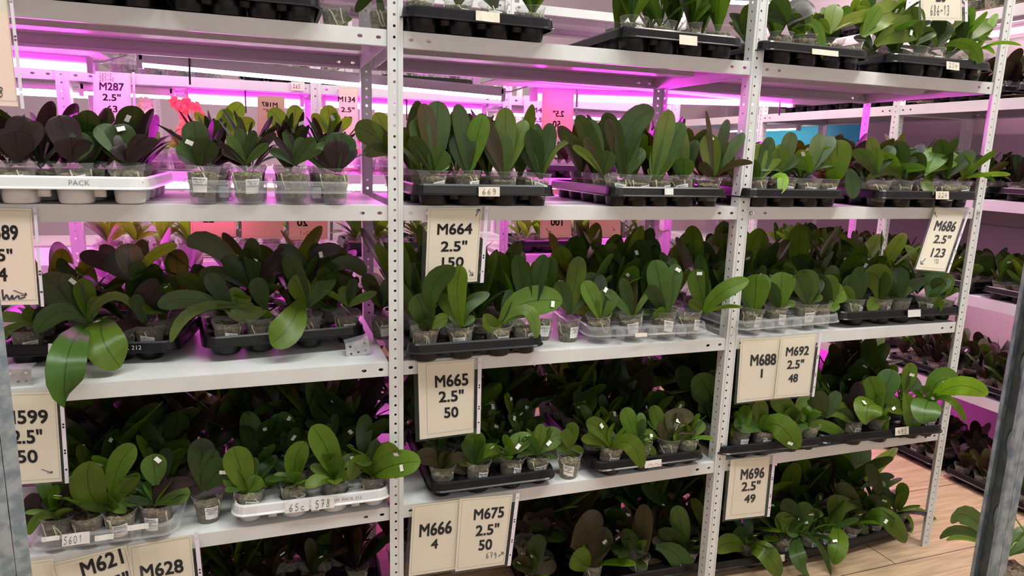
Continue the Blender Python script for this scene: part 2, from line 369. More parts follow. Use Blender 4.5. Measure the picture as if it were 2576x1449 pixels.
for k, (x0, x1, z, y, kind, w) in enumerate([
    (-1.55, -.94, 1.548, 1.15, 'led_white', 'pale lamp under the top rear shelf at the far left'), (-.88, -.60, 1.545, 1.10, 'led_white', 'short white lamp glaring around the M287 sign'), (-.56, -.16, 1.548, 1.15, 'led_pink', 'pink lamp under the top rear shelf right of the M287 sign'),
    (-.08, .56, 1.548, 1.15, 'led_pink', 'pink lamp under the top rear shelf behind the tall post'), (.64, 1.3, 1.548, 1.15, 'led_white', 'white lamp under the top rear shelf behind the third bay'),
    (-1.55, -.94, 1.232, 1.10, 'led_pink', 'pink lamp on the rear rack behind sign 89'), (-.86, -.16, 1.232, 1.12, 'led_pale', 'pale lamp on the rear rack behind the orange notices'),
    (-.08, .56, 1.232, 1.12, 'led_pale', 'pale pink lamp on the rear rack behind the M664 sign'), (.64, 1.3, 1.232, 1.12, 'led_pale', 'pale pink lamp on the rear rack above the dark third-shelf leaves'),
    (-.86, -.16, .917, 1.1, 'led_dim', 'pink lamp low on the rear rack behind the bracket tray'),
    (-.08, .56, .60, 1.1, 'led_dim', 'pink lamp low on the rear rack behind the M665 sign')]):
    lamp((x0, y, z), (x1, y, z), kind, w, (.5,) if k in (2, 3) else (), LR)
for x0, x1, z, w in ((-1.7, -1.0, 1.61, 'bright far lamp left of the M287 sign'), (-.75, .05, 1.61, 'bright far lamp behind the flowering orchids'), (.3, 1.0, 1.61, 'bright far lamp behind the tall upright leaves'), (-1.7, -.95, 1.2, 'lower bright far lamp at the left')):
    lamp((x0, 2.5, z), (x1, 2.5, z), 'led_pale', w, (), 'lamps of the farthest rack')
for y0, y1, z, kind, w in ((2.85, 2.05, 1.60, 'led_white', 'white lamp under the side rack shelf by the cyan boards'), (1.85, 1.05, .775, 'led_pale', 'pink lamp under the side rack shelf behind the M686 sign'),
                           (.9, .1, .775, 'led_pale', 'pink lamp under the side rack middle shelf at the right edge'), (.95, .2, 1.98, 'led_pale', 'pale lamp under the side rack top shelf'), (1.9, 1.1, .35, 'led_pink', 'pink lamp under the lowest side rack shelf over the floor')):
    lamp((2.98 if kind == 'led_white' else 2.86, y0, z), (2.98 if kind == 'led_white' else 2.86, y1, z), kind, w, (), 'lamps of the side rack')

for xa, xb, w in ((-1.0, -.72, 'short magenta-lit sheet panel above the left pink lamp'), (.44, 1.93, 'long magenta-lit sheet panel above the right pink lamp')):
    mb = MB(); mb.box((xa, .535, 1.625), (xb, .78, 1.629)); mb.box((xa, .776, 1.625), (xb, .78, 1.645)); mb.box((xa, .535, 1.625), (xb, .539, 1.645))
    tag(obj('lamp_panel', mb.mesh('lamp_panel', 'grey_paint')), w + ' behind the top shelf', 'panel')
lamp(un(1660, -3, y=.6), un(2012, 14, y=.6), 'led_white', 'white lamp glinting through the top-shelf leaves at the upper right')
def wire_panel(name, label, loc, sx, sy, step, rz=0, group=None):
    mb = MB(); nx = int(sx/step); ny = int(sy/step)
    for i in range(nx + 1): mb.tube([(i*sx/nx, 0, 0), (i*sx/nx, sy, 0)], .0016, 4)
    for j in range(ny + 1): mb.tube([(0, j*sy/ny, .003), (sx, j*sy/ny, .003)], .0016, 4)
    o = obj(name, mb.mesh(name, 'rust_wire')); o.location = loc; o.rotation_euler = (0, 0, rz)
    return tag(o, label, 'wire mesh', group)
wire_panel('wire_mesh_panel', 'rusty wire mesh panel lying on the rear rack behind the M589 trays', (-.86, .97, .985), .7, .4, .05)
wire_panel('wire_mesh_panel', 'rusty wire mesh panel on the rear rack behind the M665 sign', (-.06, .97, .67), .62, .4, .05)
wire_panel('wire_mesh_panel', 'rusty wire mesh panel on the rear rack behind the tall post', (-.06, .97, 1.30), .62, .4, .06)
wire_panel('wire_mesh_panel', 'rusty wire mesh panel on top of the side rack', (2.63, 0.0, 2.052), .45, .9, .06)
wire_panel('wire_mesh_panel', 'rusty wire mesh panel on the upper shelf of the side rack', (2.63, -.02, 1.684), .45, .95, .06)

# ------------------------------------------------------------------ trays
def tray_mesh(kind, rows, cols=4, w=.40, front=None):
    key = ('tray', kind, rows, cols, round(w, 3), tuple(front) if front else None)
    if key in MESH: return MESH[key]
    m = {'k': 'black_plastic', 'w': 'white_tray_plastic', 'c': 'clear_tray'}[kind]
    mb = MB(); px = (w - .02)/cols; py = .086; D = rows*py + .02; zr = {'k': .053, 'w': .058, 'c': .054}[kind]; zt = zr - .009
    # rim: rounded rectangle band with a rolled top and a flared foot
    def rr(ins, z, r0=.035, n=6):
        r = max(r0 - ins, .008); pts = []
        for cx, cy, a in ((w/2 - ins - r, ins + r, -90), (w/2 - ins - r, D - ins - r, 0), (-w/2 + ins + r, D - ins - r, 90), (-w/2 + ins + r, ins + r, 180)):
            for i in range(n): q = math.radians(a + 90*i/(n - 1)); pts.append((cx + r*math.cos(q), cy + r*math.sin(q), z))
        return pts
    loops = [rr(.012, zt), rr(.010, zr), rr(.006, zr + .001), rr(.003, zr - .003), rr(.0, zr - .021), rr(-.004, zr - .024), rr(-.004, zr - .026), rr(.004, zr - .025)]
    vs = [p for l in loops for p in l]; n = len(loops[0]); fs = []
    for i in range(len(loops) - 1):
        for j in range(n): fs.append((i*n + j, i*n + (j + 1) % n, (i + 1)*n + (j + 1) % n, (i + 1)*n + j))
    mb.add(vs, fs)
    ns = 20
    for r in range(rows):
        xs = sorted(front) if front and r == 0 else [-w/2 + .01 + (c + .5)*px for c in range(cols)]
        eds = [-w/2 + .01] + [(a + b)/2 for a, b in zip(xs, xs[1:])] + [w/2 - .01]
        for c, cx in enumerate(xs):
            cy = .01 + (r + .5)*py; vs = []; rk = min(.0375, min(cx - eds[c], eds[c + 1] - cx) - .001)/.0375; rk = max(rk, .75)
            for rad, z in ((None, zt), (.0375*rk, zt), (.0365*rk, zt - .010), (.0335*rk, .006), (.031*rk, .001), (.012, .001)):
                for j in range(ns):
                    q = 2*math.pi*j/ns + math.pi/4
                    if rad is None: x, y = sq(q); vs.append((eds[c + 1] if x > .999 else eds[c] if x < -.999 else cx + x*.5*px, cy + py/2*y, z))
                    else: vs.append((cx + rad*math.cos(q), cy + rad*math.sin(q), z))
            fs = [(i*ns + (j + 1) % ns, i*ns + j, (i + 1)*ns + j, (i + 1)*ns + (j + 1) % ns) for i in range(5) for j in range(ns)]
            fs.append(tuple(5*ns + j for j in range(ns)))
            mb.add(vs, fs)
    # small web posts between the front cups
    fx = sorted(front) if front else [-w/2 + .01 + (c + .5)*px for c in range(cols)]
    for a, b in zip(fx, fx[1:]):
        cx = (a + b)/2
        mb.box((cx - .010, .012, .016), (cx + .010, .03, zt - .004))
    MESH[key] = mb.mesh('tray', m, False)
    me = MESH[key]; nb = (len(loops) - 1)*n; me.polygons.foreach_set('use_smooth', np.array([i >= nb and len(p.vertices) == 4 for i, p in enumerate(me.polygons)]))
    return me

# ------------------------------------------------------------------ pots
def pot_meshes():
    mb = MB()
    mb.lathe([(.0005, .0015), (.024, .0015), (.0262, .004), (.0285, .022), (.0318, .050), (.0330, .0555), (.0345, .057), (.0347, .062), (.0358, .0635), (.0362, .0685), (.0382, .0705), (.0384, .0722), (.0372, .0722)], 28)
    MESH['pot'] = mb.mesh('pot', 'clear_pot', True)
    for nm, m, zt, sd in (('medium', 'medium', .054, 1), ('medium2', 'brown_medium', .060, 2), ('medium3', 'medium', .048, 3)):
        rnd = random.Random(sd); mb = MB(); n = 24; prof = [(.0232, .003), (.0255, .008), (.0275, .024), (.0305, .046), (.0318, zt)]
        vs = []; fs = []
        for r, z in prof:
            for j in range(n): q = 2*math.pi*j/n; k = r*(1 + rnd.uniform(-.03, .012)); vs.append((k*math.cos(q), k*math.sin(q), z + (rnd.uniform(-.004, .004) if z == zt else 0)))
        for r in (.022, .011):
            for j in range(n): q = 2*math.pi*j/n; vs.append((r*math.cos(q), r*math.sin(q), zt + rnd.uniform(-.003, .006)))
        for i in range(6):
            for j in range(n): fs.append((i*n + j, i*n + (j + 1) % n, (i + 1)*n + (j + 1) % n, (i + 1)*n + j))
        fs.append(tuple(6*n + j for j in range(n))); fs.append(tuple(range(n))[::-1]); mb.add(vs, fs); MESH[nm] = mb.mesh('growing_medium', m, True)
    for sd in range(9):
        rnd = random.Random(40 + sd); mb = MB()
        for k in (sd % 3, ):
            q = rnd.uniform(0, 6.28); pts = []
            for i in range(7): qq = q + i*.16*rnd.uniform(.5, 1.4); z = .050 - .006*i + .010*math.sin(i*1.1 + k); rr = .0262 + (z/.072)*.0072; pts.append((rr*math.cos(qq), rr*math.sin(qq), z))
            mb.tube(pts, .0018, 5, .001)
        MESH['root%d' % sd] = mb.mesh('root', 'root', True)
pot_meshes()
def wrap_patch(a0, a1, z0, z1, off=.0006, tilt=0):
    mb = MB(); n = 8; vs = []
    for i in range(n + 1):
        for z in (z0, z1):
            q = a0 + (a1 - a0)*i/n; zz = z + tilt*(i/n - .5); r = .0262 + (zz - .004)/.0515*.0068 + off; vs.append((r*math.cos(q), r*math.sin(q), zz))
    mb.add(vs, [(2*i, 2*i + 2, 2*i + 3, 2*i + 1) for i in range(n)]); return mb

# ------------------------------------------------------------------ leaves
WT = ([0, .07, .16, .28, .42, .56, .68, .79, .88, .94, .98, 1.0], [.26, .34, .52, .74, .90, .99, 1.0, .93, .77, .57, .34, .05])
def leaf(mb, b, m, t, w, nrm, tint, fold=.16, cup=.05, twist=0., tipc=0.):
    """blade along a curve b-m-t, full width w; nrm = rough direction of the upper face; returns frames"""
    b, m, t = (np.asarray(p, float) for p in (b, m, t)); vs = []; uv = []; fr = []
    nr = np.asarray(nrm, float)
    for tt, ww in zip(*WT):
        p = (1 - tt)**2*b + 2*tt*(1 - tt)*m + tt*tt*t; d = 2*(1 - tt)*(m - b) + 2*tt*(t - m); d = d/(np.linalg.norm(d) + 1e-9)
        s = np.cross(d, nr); ls = np.linalg.norm(s); s = s/ls if ls > 1e-4 else np.array([1.0, 0, 0]); n = np.cross(s, d)
        q = twist*tt; s, n = s*math.cos(q) + n*math.sin(q), n*math.cos(q) - s*math.sin(q)
        hw = ww*w/2
        for a in (-1, -.55, 0, .55, 1):
            lift = (fold*abs(a)*(1 - .55*tt) - cup*a*a*1.6)*hw*2 + tipc*tt**4*w
            vs.append(p + s*a*hw + n*lift); uv.append((a/2 + .5, tt))
        fr.append((p, s, n, d, hw))
    k = len(WT[0]); fs = [(i*5 + j, i*5 + j + 1, (i + 1)*5 + j + 1, (i + 1)*5 + j) for i in range(k - 1) for j in range(4)]
    mb.add(vs, fs, uv, tint); return fr
def sticker_on(tags, fr, tt, sz=(.010, .016), ang=.6):
    i = min(range(len(WT[0])), key=lambda k: abs(WT[0][k] - tt)); p, s, n, d, hw = fr[i]
    if n @ (CAM - p) < 0: n = -n
    off = .004 + .10*hw; c = p + n*off + s*hw*.35
    a = s*math.cos(ang) + d*math.sin(ang); bb = np.cross(n, a); x, y = sz
    loop = [(-x, -y), (x, -y), (x, -.1*y), (.72*x, 0), (x, .1*y), (x, y), (-x, y), (-x, .1*y), (-.72*x, 0), (-x, -.1*y)]
    mb = MB(); mb.add([c + a*u*.5 + bb*v*.5 for u, v in loop], [tuple(range(10))]); tags.append(mb)
def tone(rnd, st):
    base = {'g': (.088, .150, .014), 'd': (.030, .058, .012), 'v': (.12, .155, .014), 'y': (.17, .31, .016), 'p': (.026, .015, .015), 'm': (.052, .102, .020), 'b': (.055, .045, .016)}[st]
    k = rnd.uniform(.78, 1.22); return tuple(c*k*rnd.uniform(.92, 1.08) for c in base)
STY = {  # n leaves, length, width, elevation from-to, tones
    'tall': (6, (.10, .17), (.040, .058), (50, 84), 'gmgd'), 'broad': (6, (.08, .12), (.046, .062), (35, 80), 'gmgd'), 'dark': (7, (.08, .125), (.045, .066), (40, 84), 'pdpd'),
    'arch': (6, (.11, .18), (.036, .054), (12, 62), 'mdgd'), 'small': (6, (.06, .10), (.030, .044), (15, 75), 'ggmd'), 'spiky': (9, (.08, .13), (.016, .026), (30, 80), 'pdmp'),
    'low': (6, (.09, .15), (.036, .050), (8, 66), 'mddg'), 'yel': (6, (.08, .12), (.03, .046), (25, 80), 'yyg'), 'wine': (6, (.09, .14), (.038, .055), (25, 78), 'pbdp')}
def rand_foliage(mb, tags, rnd, st, zb=.056, sc_=1.0, ox=0, oy=0, oz=0, ptag=.6):
    n, Ls, Ws, El, tn = STY[st]; n += rnd.choice((-1, 0, 0)); ax = rnd.uniform(0, math.pi); c = np.array([ox, oy, oz + zb])
    for i in range(n):
        f = i/max(1, n - 1); az = ax + (i % 2)*math.pi + rnd.gauss(0, .38); el = math.radians(El[0] + (El[1] - El[0])*f + rnd.gauss(0, 7)); el = min(el, 1.52)
        L = rnd.uniform(*Ls)*sc_*(.8 + .35*math.sin(math.pi*(f*.8 + .1))); w = rnd.uniform(*Ws)*sc_
        h = np.array([math.cos(az), math.sin(az), 0]); d = h*math.cos(el) + np.array([0, 0, math.sin(el)])
        b = c + np.array([0, 0, .004*i]) + h*.003; t = b + d*L; droop = rnd.uniform(.02, .22)*L*math.cos(el)
        m = (b + t)/2 + np.array([0, 0, droop]) - h*0.06*L*math.sin(el); nr = np.array([0, 0, 1.0])*math.cos(el) - h*math.sin(el) + np.array([rnd.gauss(0, .15), rnd.gauss(0, .15), 0])
        fr = leaf(mb, b, m, t, w, nr, tone(rnd, rnd.choice(tn)), fold=rnd.uniform(.14, .32), cup=rnd.uniform(.02, .10), twist=rnd.gauss(0, .25), tipc=rnd.gauss(0, .12))
        if tags is not None and i >= n - 3 and rnd.random() < ptag*.5: sticker_on(tags, fr, .79, ang=rnd.uniform(0, 3))
def hero_foliage(mb, tags, base, leaves, rnd, tn, o0):
    for lf in leaves:
        tu, tv, wpx = lf[:3]; o = lf[3] if len(lf) > 3 else {}
        tp = un(tu, tv, y=base[1] + o.get('dy', rnd.uniform(-.02, .02)))
        b = base.copy()
        if 'b' in o: b = un(*o['b'], y=base[1] + o.get('bdy', 0))
        L = np.linalg.norm(tp - b); w = wpx*dep((tp + b)/2)/F*1.06
        dv = tp - b; hz = np.array([dv[0], dv[1], 0]); up = dv[2]/L
        bow = o.get('bow', .10 + .16*max(0, 1 - abs(up)) + (.12 if up < 0 else 0))
        m = (b + tp)/2 + np.array([0, 0, 1.0])*bow*L + np.array([0, -.03 if up > .5 else 0, 0])*L
        if 'm' in o: mm = un(*o['m'], y=base[1] + o['my'] if 'my' in o else (b[1] + tp[1])/2); m = 2*mm - (b + tp)/2
        v = CAM - (tp + b)/2; v = v/np.linalg.norm(v); d = dv/L
        nr = v - d*(v @ d); nr = nr/(np.linalg.norm(nr) + 1e-9); s = np.cross(d, nr); q = o.get('roll', rnd.uniform(-.45, .45)); nr = nr*math.cos(q) + s*math.sin(q)
        w /= max(.6, math.cos(q))
        tone_key = o.get('c', rnd.choice(tn))
        fr = leaf(mb, b - o0, m - o0, tp - o0, w, nr, tone(rnd, tone_key), fold=o.get('fold', rnd.uniform(.12, .26)), cup=rnd.uniform(.01, .07), twist=rnd.gauss(0, .12))
        if 't' in o:
            fr2 = [(p + o0, s_, n_, d_, h_) for p, s_, n_, d_, h_ in fr]; sticker_on(tags, fr2, o['t'], ang=rnd.uniform(0, 3)); tags[-1].v = [tuple(np.array(p) - o0) for p in tags[-1].v]
ORD = ['first', 'second', 'third', 'fourth', 'fifth', 'sixth', 'seventh', 'eighth', 'ninth', 'tenth']
NIND = [0]
def plant(loc, label, group, fol, tags, lab=None, med=None, rnd=random, tilt=(0, 0), rz=0, scale=1.0, roots=True):
    r = tag(empty('potted_orchid', loc, 0), label, 'potted orchid', group); NIND[0] += 1
    p = obj('pot', MESH['pot'], r); p.rotation_euler = (tilt[0], tilt[1], 0); p.scale = (scale,)*3
    g = obj('growing_medium', MESH[med or rnd.choice(('medium', 'medium', 'medium2', 'medium3'))], p); g.rotation_euler = (0, 0, rnd.uniform(0, 6.28))
    for _ in range(3 if roots else 0): q = obj('root', MESH['root%d' % rnd.randrange(9)], p); q.rotation_euler = (0, 0, rnd.uniform(0, 6.28))
    f = obj('foliage', fol.mesh('foliage', 'leaf', True), r)
    for tm in tags: obj('price_tag', tm.mesh('price_tag', 'white_paper'), f)
    if lab: pot_label(p, lab, rz, rnd)
    return r

# ------------------------------------------------------------------ lettering
TXT = {}
def text_geo(s, bold=.0):
    key = (s, bold)
    if key not in TXT:
        c = bpy.data.curves.new('lettering', 'FONT'); c.body = s; c.size = 1; c.align_x = 'CENTER'; c.offset = bold; c.resolution_u = 3; c.space_line = .95
        o = bpy.data.objects.new('lettering', c); COL.objects.link(o); dg = bpy.context.evaluated_depsgraph_get(); dg.update()
        me = bpy.data.meshes.new_from_object(o.evaluated_get(dg)); v = np.empty(len(me.vertices)*3); me.vertices.foreach_get('co', v); v = v.reshape(-1, 3)
        TXT[key] = (v[:, :2].copy(), [tuple(p.vertices) for p in me.polygons]); bpy.data.objects.remove(o); bpy.data.curves.remove(c); bpy.data.meshes.remove(me)
    return TXT[key]
def pot_label(root, lab, rz, rnd):
    """white sticker wrapped on the pot with printed lines; lab = (text, tilt)"""
    txt, tilt = lab; a0 = -1.571 + rz - .52; a1 = a0 + 1.04; z0, z1 = .014, .047
    o = obj('pot_label', wrap_patch(a0, a1, z0, z1, .0007, tilt).mesh('pot_label', 'white_paper', True), root)
    v, f = text_geo(txt, .012); x0, y0 = v.min(0); x1, y1 = v.max(0); q = (v[:, 0] - x0)/(x1 - x0)*.86 + .07; hgt = min(.86, .86*(y1 - y0)/(x1 - x0)*1.04/.033*.030 + .1)
    zz = z1 - .003 - (y1 - v[:, 1])/(y1 - y0)*(z1 - z0)*hgt + tilt*(q - .5); an = a0 + (a1 - a0)*q; r = .0262 + (zz - .004)/.0515*.0068 + .0013
    mb = MB(); mb.add(np.stack([r*np.cos(an), r*np.sin(an), zz], 1), f); obj('lettering', mb.mesh('lettering', 'ink'), o)
ST = {'0': [[(.5, 1), (.15, .8), (.1, .3), (.4, 0), (.75, .2), (.8, .7), (.5, 1)]], '1': [[(.25, .7), (.6, 1), (.45, 0)]], '2': [[(.15, .75), (.4, 1), (.75, .8), (.55, .4), (.1, .03), (.45, .1), (.9, .05)]],
      '3': [[(.15, .9), (.55, 1), (.75, .75), (.4, .55), (.75, .35), (.5, .02), (.1, .1)]], '4': [[(.35, 1), (.15, .45), (.85, .5)], [(.75, .85), (.6, 0)]], '5': [[(.85, 1), (.35, .95), (.25, .6), (.65, .55), (.75, .2), (.4, 0), (.1, .1)]],
      '6': [[(.75, 1), (.3, .6), (.15, .2), (.45, 0), (.75, .2), (.6, .45), (.2, .3)]], '7': [[(.15, .95), (.8, 1), (.4, 0)], [(.3, .5), (.75, .55)]], '8': [[(.7, .9), (.35, 1), (.3, .75), (.7, .3), (.45, 0), (.15, .2), (.7, .75), (.7, .9)]],
      '9': [[(.75, .8), (.4, 1), (.2, .75), (.45, .5), (.75, .75), (.65, .2), (.35, 0)]], '-': [[(.1, .45), (.85, .5)]], '/': [[(.1, 0), (.8, 1)]], 'c': [[(.75, .5), (.35, .5), (.2, .15), (.6, .0), (.85, .1)]], ' ': [],
      '>': [[(0, 0), (1.0, .9)], [(.55, .95), (1, .9), (.95, .45)]], '^': [[(.2, 0), (.8, 1)], [(.25, .7), (.8, 1), (.95, .6)]], 'v': [[(.1, 1), (.9, 0)], [(.2, .15), (.9, 0), (.85, .6)]], '<': [[(1, 1), (0, 0)], [(.05, .6), (0, 0), (.6, .05)]], '\\': [[(.9, 0), (.1, 1)], [(.1, .5), (.1, 1), (.5, .9)]],
      'h': [[(0, 1), (.1, 0), (.3, .5), (.5, 0), (.7, .45), (.75, .05), (1.1, .4), (1.2, .1), (1.6, .3)]], '~': [[(0, .3), (.3, .7), (.5, .2), (.9, .6), (1.2, .1), (1.5, .55), (2.0, .3)]]}
def scribble(mb, s, fn, wid=.07, adv=.95):
    x = 0
    for ch in s:
        for pl in ST.get(ch, []):
            # smooth the strokes by inserting rounded points, then ribbon
            P = [np.array(p, float) for p in pl]
            if len(P) > 2:
                Q = []
                for i in range(len(P) - 1):
                    p0, p1, p2, p3 = P[max(i - 1, 0)], P[i], P[i + 1], P[min(i + 2, len(P) - 1)]
                    for k in range(4): t = k/4; Q.append(.5*(2*p1 + (p2 - p0)*t + (2*p0 - 5*p1 + 4*p2 - p3)*t*t + (3*p1 - p0 - 3*p2 + p3)*t**3))
                P = Q + [P[-1]]
            vs = []
            for i, p in enumerate(P):
                d = P[min(i + 1, len(P) - 1)] - P[max(i - 1, 0)]; d = d/(np.linalg.norm(d) + 1e-9); n = np.array([-d[1], d[0]])*wid/2
                for e in (p + n, p - n): vs.append(fn(x + e[0]*.75, e[1]))
            mb.add(vs, [(2*i, 2*i + 1, 2*i + 3, 2*i + 2) for i in range(len(P) - 1)])
        x += adv
    return x

class Sheet:
    """flat sheet in the world from four corners; px() puts a picture point on it"""
    def __init__(s, tl, tr, br, bl, y, yb=None):
        yb = y if yb is None else yb
        s.c = [un(*tl, y=y), un(*tr, y=y), un(*br, y=yb), un(*bl, y=yb)]; s.px0 = [np.array(p, float) for p in (tl, tr, br, bl)]
        a, b = s.c[1] - s.c[0], s.c[3] - s.c[0]; n = np.cross(b, a); n /= np.linalg.norm(n); s.n = n if n[1] < 0 else -n
        s.o = s.c[0]
    def at(s, u, v, off=.0008):
        d = ray(u, v); t = ((s.o - CAM) @ s.n)/(d @ s.n); return CAM + d*t + s.n*off
    def uv(s, a, b, off=0):
        p = (s.c[0]*(1 - a) + s.c[1]*a)*(1 - b) + (s.c[3]*(1 - a) + s.c[2]*a)*b; return p + s.n*off
def put_text(mb, sh, s, uc, vc, w, h, slope=None, bold=0, mirror=False):
    """centre (uc,vc), width w and height h in picture pixels; slope = rise of the line per pixel"""
    v, f = text_geo(s, bold); x0, y0 = v.min(0); x1, y1 = v.max(0)
    ex = sh.px0[1] - sh.px0[0]; sl = ex[1]/ex[0] if slope is None else slope; dn = sh.px0[3] - sh.px0[0]; sx = dn[0]/dn[1]
    k = h*.030; w -= 2*k; h -= 2*k
    for ox, oy in ((-k, -k), (-k, k), (k, -k), (k, k), (0, 0), (0, -k), (0, k), (-k, 0), (k, 0)):      # heavy strokes
        vs = []
        for x, y in v:
            a = ((x - x0)/(x1 - x0) - .5)*w*(-1 if mirror else 1) + ox; b = (.5 - (y - y0)/(y1 - y0))*h + oy
            vs.append(sh.at(uc + a + b*sx, vc + b + a*sl))
        mb.add(vs, f)
def put_scrib(mb, sh, s, u0, v0, w, h, slope=0, wid=.13, mirror=False):
    n = len(s); k = w/(.95*n)
    def fn(x, y):
        a = x*k; return sh.at(u0 + (w - a if mirror else a), v0 + h*(1 - y) + a*slope, .0010)
    scribble(mb, s, fn, wid)
def frame_lines(mb, sh, ins):
    a0, a1, b0, b1 = ins; t = .0045
    def bar(p, q, r, s_): mb.add([sh.uv(*p, .0007), sh.uv(*q, .0007), sh.uv(*r, .0007), sh.uv(*s_, .0007)], [(0, 1, 2, 3)])
    for b in (b0, b1): bar((a0, b), (a1, b), (a1, b + t*.7), (a0, b + t*.7))
    for a in (a0, a1): bar((a, b0), (a + t, b0), (a + t, b1), (a, b1))
def sign(label, tl, tr, br, bl, lines=(), scr=(), y=-.010, yb=None, strip=True, mirror=False, sleeve=(-.08, 1.14, -.02, 1.02), paper='cream_paper', border=(.04, .97, .02, .96), group=None, slope=None, ink='ink'):
    sh = Sheet(tl, tr, br, bl, y, yb); r = tag(empty('hanging_sign', sh.uv(.5, 0)), label, 'sign', group); o = sh.uv(.5, 0)
    def loc(mb): mb.v = [tuple(np.array(p) - o) for p in mb.v]; return mb
    mb = MB(); nx, ny = 4, 8; vs = []
    for j in range(ny + 1):
        for i in range(nx + 1): vs.append(sh.uv(i/nx, j/ny, .0002*math.sin(3*j/ny + i)))
    mb.add(vs, [(j*(nx + 1) + i, j*(nx + 1) + i + 1, (j + 1)*(nx + 1) + i + 1, (j + 1)*(nx + 1) + i) for j in range(ny) for i in range(nx)]); obj('paper', loc(mb).mesh('paper', paper), r)
    mb = MB(); frame_lines(mb, sh, border); obj('printed_border', loc(mb).mesh('printed_border', 'pale_ink'), r)
    mb = MB()
    for l in lines: put_text(mb, sh, *l, mirror=mirror, slope=slope)
    if mb.v: obj('lettering', loc(mb).mesh('lettering', ink), r)
    mb = MB()
    for l in scr: put_scrib(mb, sh, *l, mirror=mirror)
    if mb.v: obj('handwriting', loc(mb).mesh('handwriting', 'pen'), r)
    a0, a1, b0, b1 = sleeve; mb = MB(); mb.add([sh.uv(a0, b0, .0022), sh.uv(a1, b0, .0022), sh.uv(a1, b1, .0022), sh.uv(a0, b1, .0022)], [(0, 1, 2, 3)]); obj('clear_sleeve', loc(mb).mesh('clear_sleeve', 'film'), r)
    if strip:
        Lm = np.linalg.norm(sh.c[2] - sh.c[1])*(b1 - b0); hs = []
        for k in (.06, .36, .39, .64, .67, .85): hs.append((k*Lm, 0, .0024, .0024, .0026))
        hs = [h for i, h in enumerate(hs) if i == 0 or h[0] - hs[i - 1][0] > .0053]
        aw = a1 - .085
        def fn(a, b): return sh.uv(aw + (b + .5)*.07, b0 + a/Lm*(b1 - b0), .0030)
        mb = MB(); sc2 = .07*np.linalg.norm(sh.c[1] - sh.c[0]); holed(mb, lambda a, b: fn(a, b/sc2), 0, Lm, -sc2/2, sc2/2, hs)
        obj('punched_strip', loc(mb).mesh('punched_strip', 'strip_plastic'), r)
    return r
FX = dict(y=-.010)
sign('cream paper sign cut off at the top left corner', (-112, -20), (17, -8), (46, 268), (-92, 262), [], [('8', -4, 220, 18, 24)], y=-.03, border=(.05, .985, .02, .95))
sign('cream sign reading M589 at the left edge under the second shelf', (-42, 522), (78, 526), (97, 766), (-27, 768), [('M589', -2, 584, 96, 38), ('2.5"', -6, 641, 76, 33), ('14', -2, 690, 42, 34)], [('h', 6, 728, 46, 26), ('>', 34, 744, 40, -14)], border=(.05, .965, .02, .95))
sign('cream sign reading M599 at the left edge under the third shelf', (-14, 990), (141, 986), (156, 1211), (4, 1222), [('M599', 62, 1049, 118, 35), ('2.5"', 68, 1098, 78, 36), ('50', 69, 1148, 52, 33)], [('>', 104, 1190, 34, -10)])
sign('blank lower-left paper corner left of the tilted M621 sign', (58, 1415), (134, 1405), (160, 1640), (80, 1650), [], [], strip=False)
sign('tilted cream sign reading M621 at the bottom edge', (126, 1420), (318, 1372), (372, 1600), (186, 1640), [('M621', 256, 1416, 104, 38), ('2.5"', 286, 1467, 80, 36)], [], y=-.012, strip=False, slope=-.36)
sign('cream sign reading M628 at the bottom edge', (322, 1374), (480, 1345), (505, 1590), (350, 1612), [('M628', 407, 1431, 108, 34), ('2.5"', 412, 1482, 80, 33)], [], slope=-.17)
sign('cream sign reading M664 hanging right of the tall post', (1077, 525), (1212, 522), (1200, 708), (1069, 717), [('M664', 1144, 576, 88, 28), ('2.5"', 1142, 619, 66, 27), ('150', 1139, 659, 55, 25)], [('^', 1194, 526, 18, 18), ('v', 1178, 679, 16, 14)])
sign('cream sign reading M665 on the third shelf edge', (1051, 914), (1194, 903), (1191, 1088), (1056, 1106), [('M665', 1136, 957, 84, 31), ('2.5"', 1135, 996, 63, 29), ('50', 1135, 1037, 36, 27)], [], border=(.14, .985, .02, .94))
sign('cream sign reading M666 and 4 on the fourth shelf edge', (1038, 1272), (1157, 1257), (1146, 1432), (1028, 1450), [('M666', 1096, 1330, 82, 33), ('4', 1093, 1368, 18, 24)], [], strip=False, slope=-.13)
sign('cream sign reading M675 beside the M666 sign', (1157, 1255), (1290, 1244), (1269, 1420), (1145, 1438), [('M675', 1230, 1291, 76, 28), ('2.5"', 1226, 1332, 59, 28), ('50', 1221, 1370, 34, 27)], [('679', 1222, 1390, 30, 14), ('>', 1253, 1388, 16, 12)], y=-.013, slope=-.10)
sign('cream sign reading M688 and 1 under the right clear tray', (1864, 853), (1966, 849), (1948, 1003), (1853, 1014), [('M688', 1920, 905, 65, 29), ('1', 1916, 939, 5, 22)], [], strip=False, slope=-.05)
sign('cream sign reading M692 right of the M688 sign', (1965, 848), (2055, 840), (2036, 995), (1947, 1003), [('M692', 2006, 883, 58, 23), ('2.5"', 2001, 916, 42, 23), ('48', 1995, 951, 24, 21)], [], y=-.013, slope=-.06)
sign('cream sign reading M696 on the fourth shelf edge at right', (1838, 1157), (1938, 1148), (1923, 1297), (1824, 1308), [('M696', 1893, 1191, 60, 27), ('2.5"', 1889, 1222, 47, 24), ('49', 1886, 1254, 28, 21)], [], border=(.13, .985, .03, .93), slope=-.10)
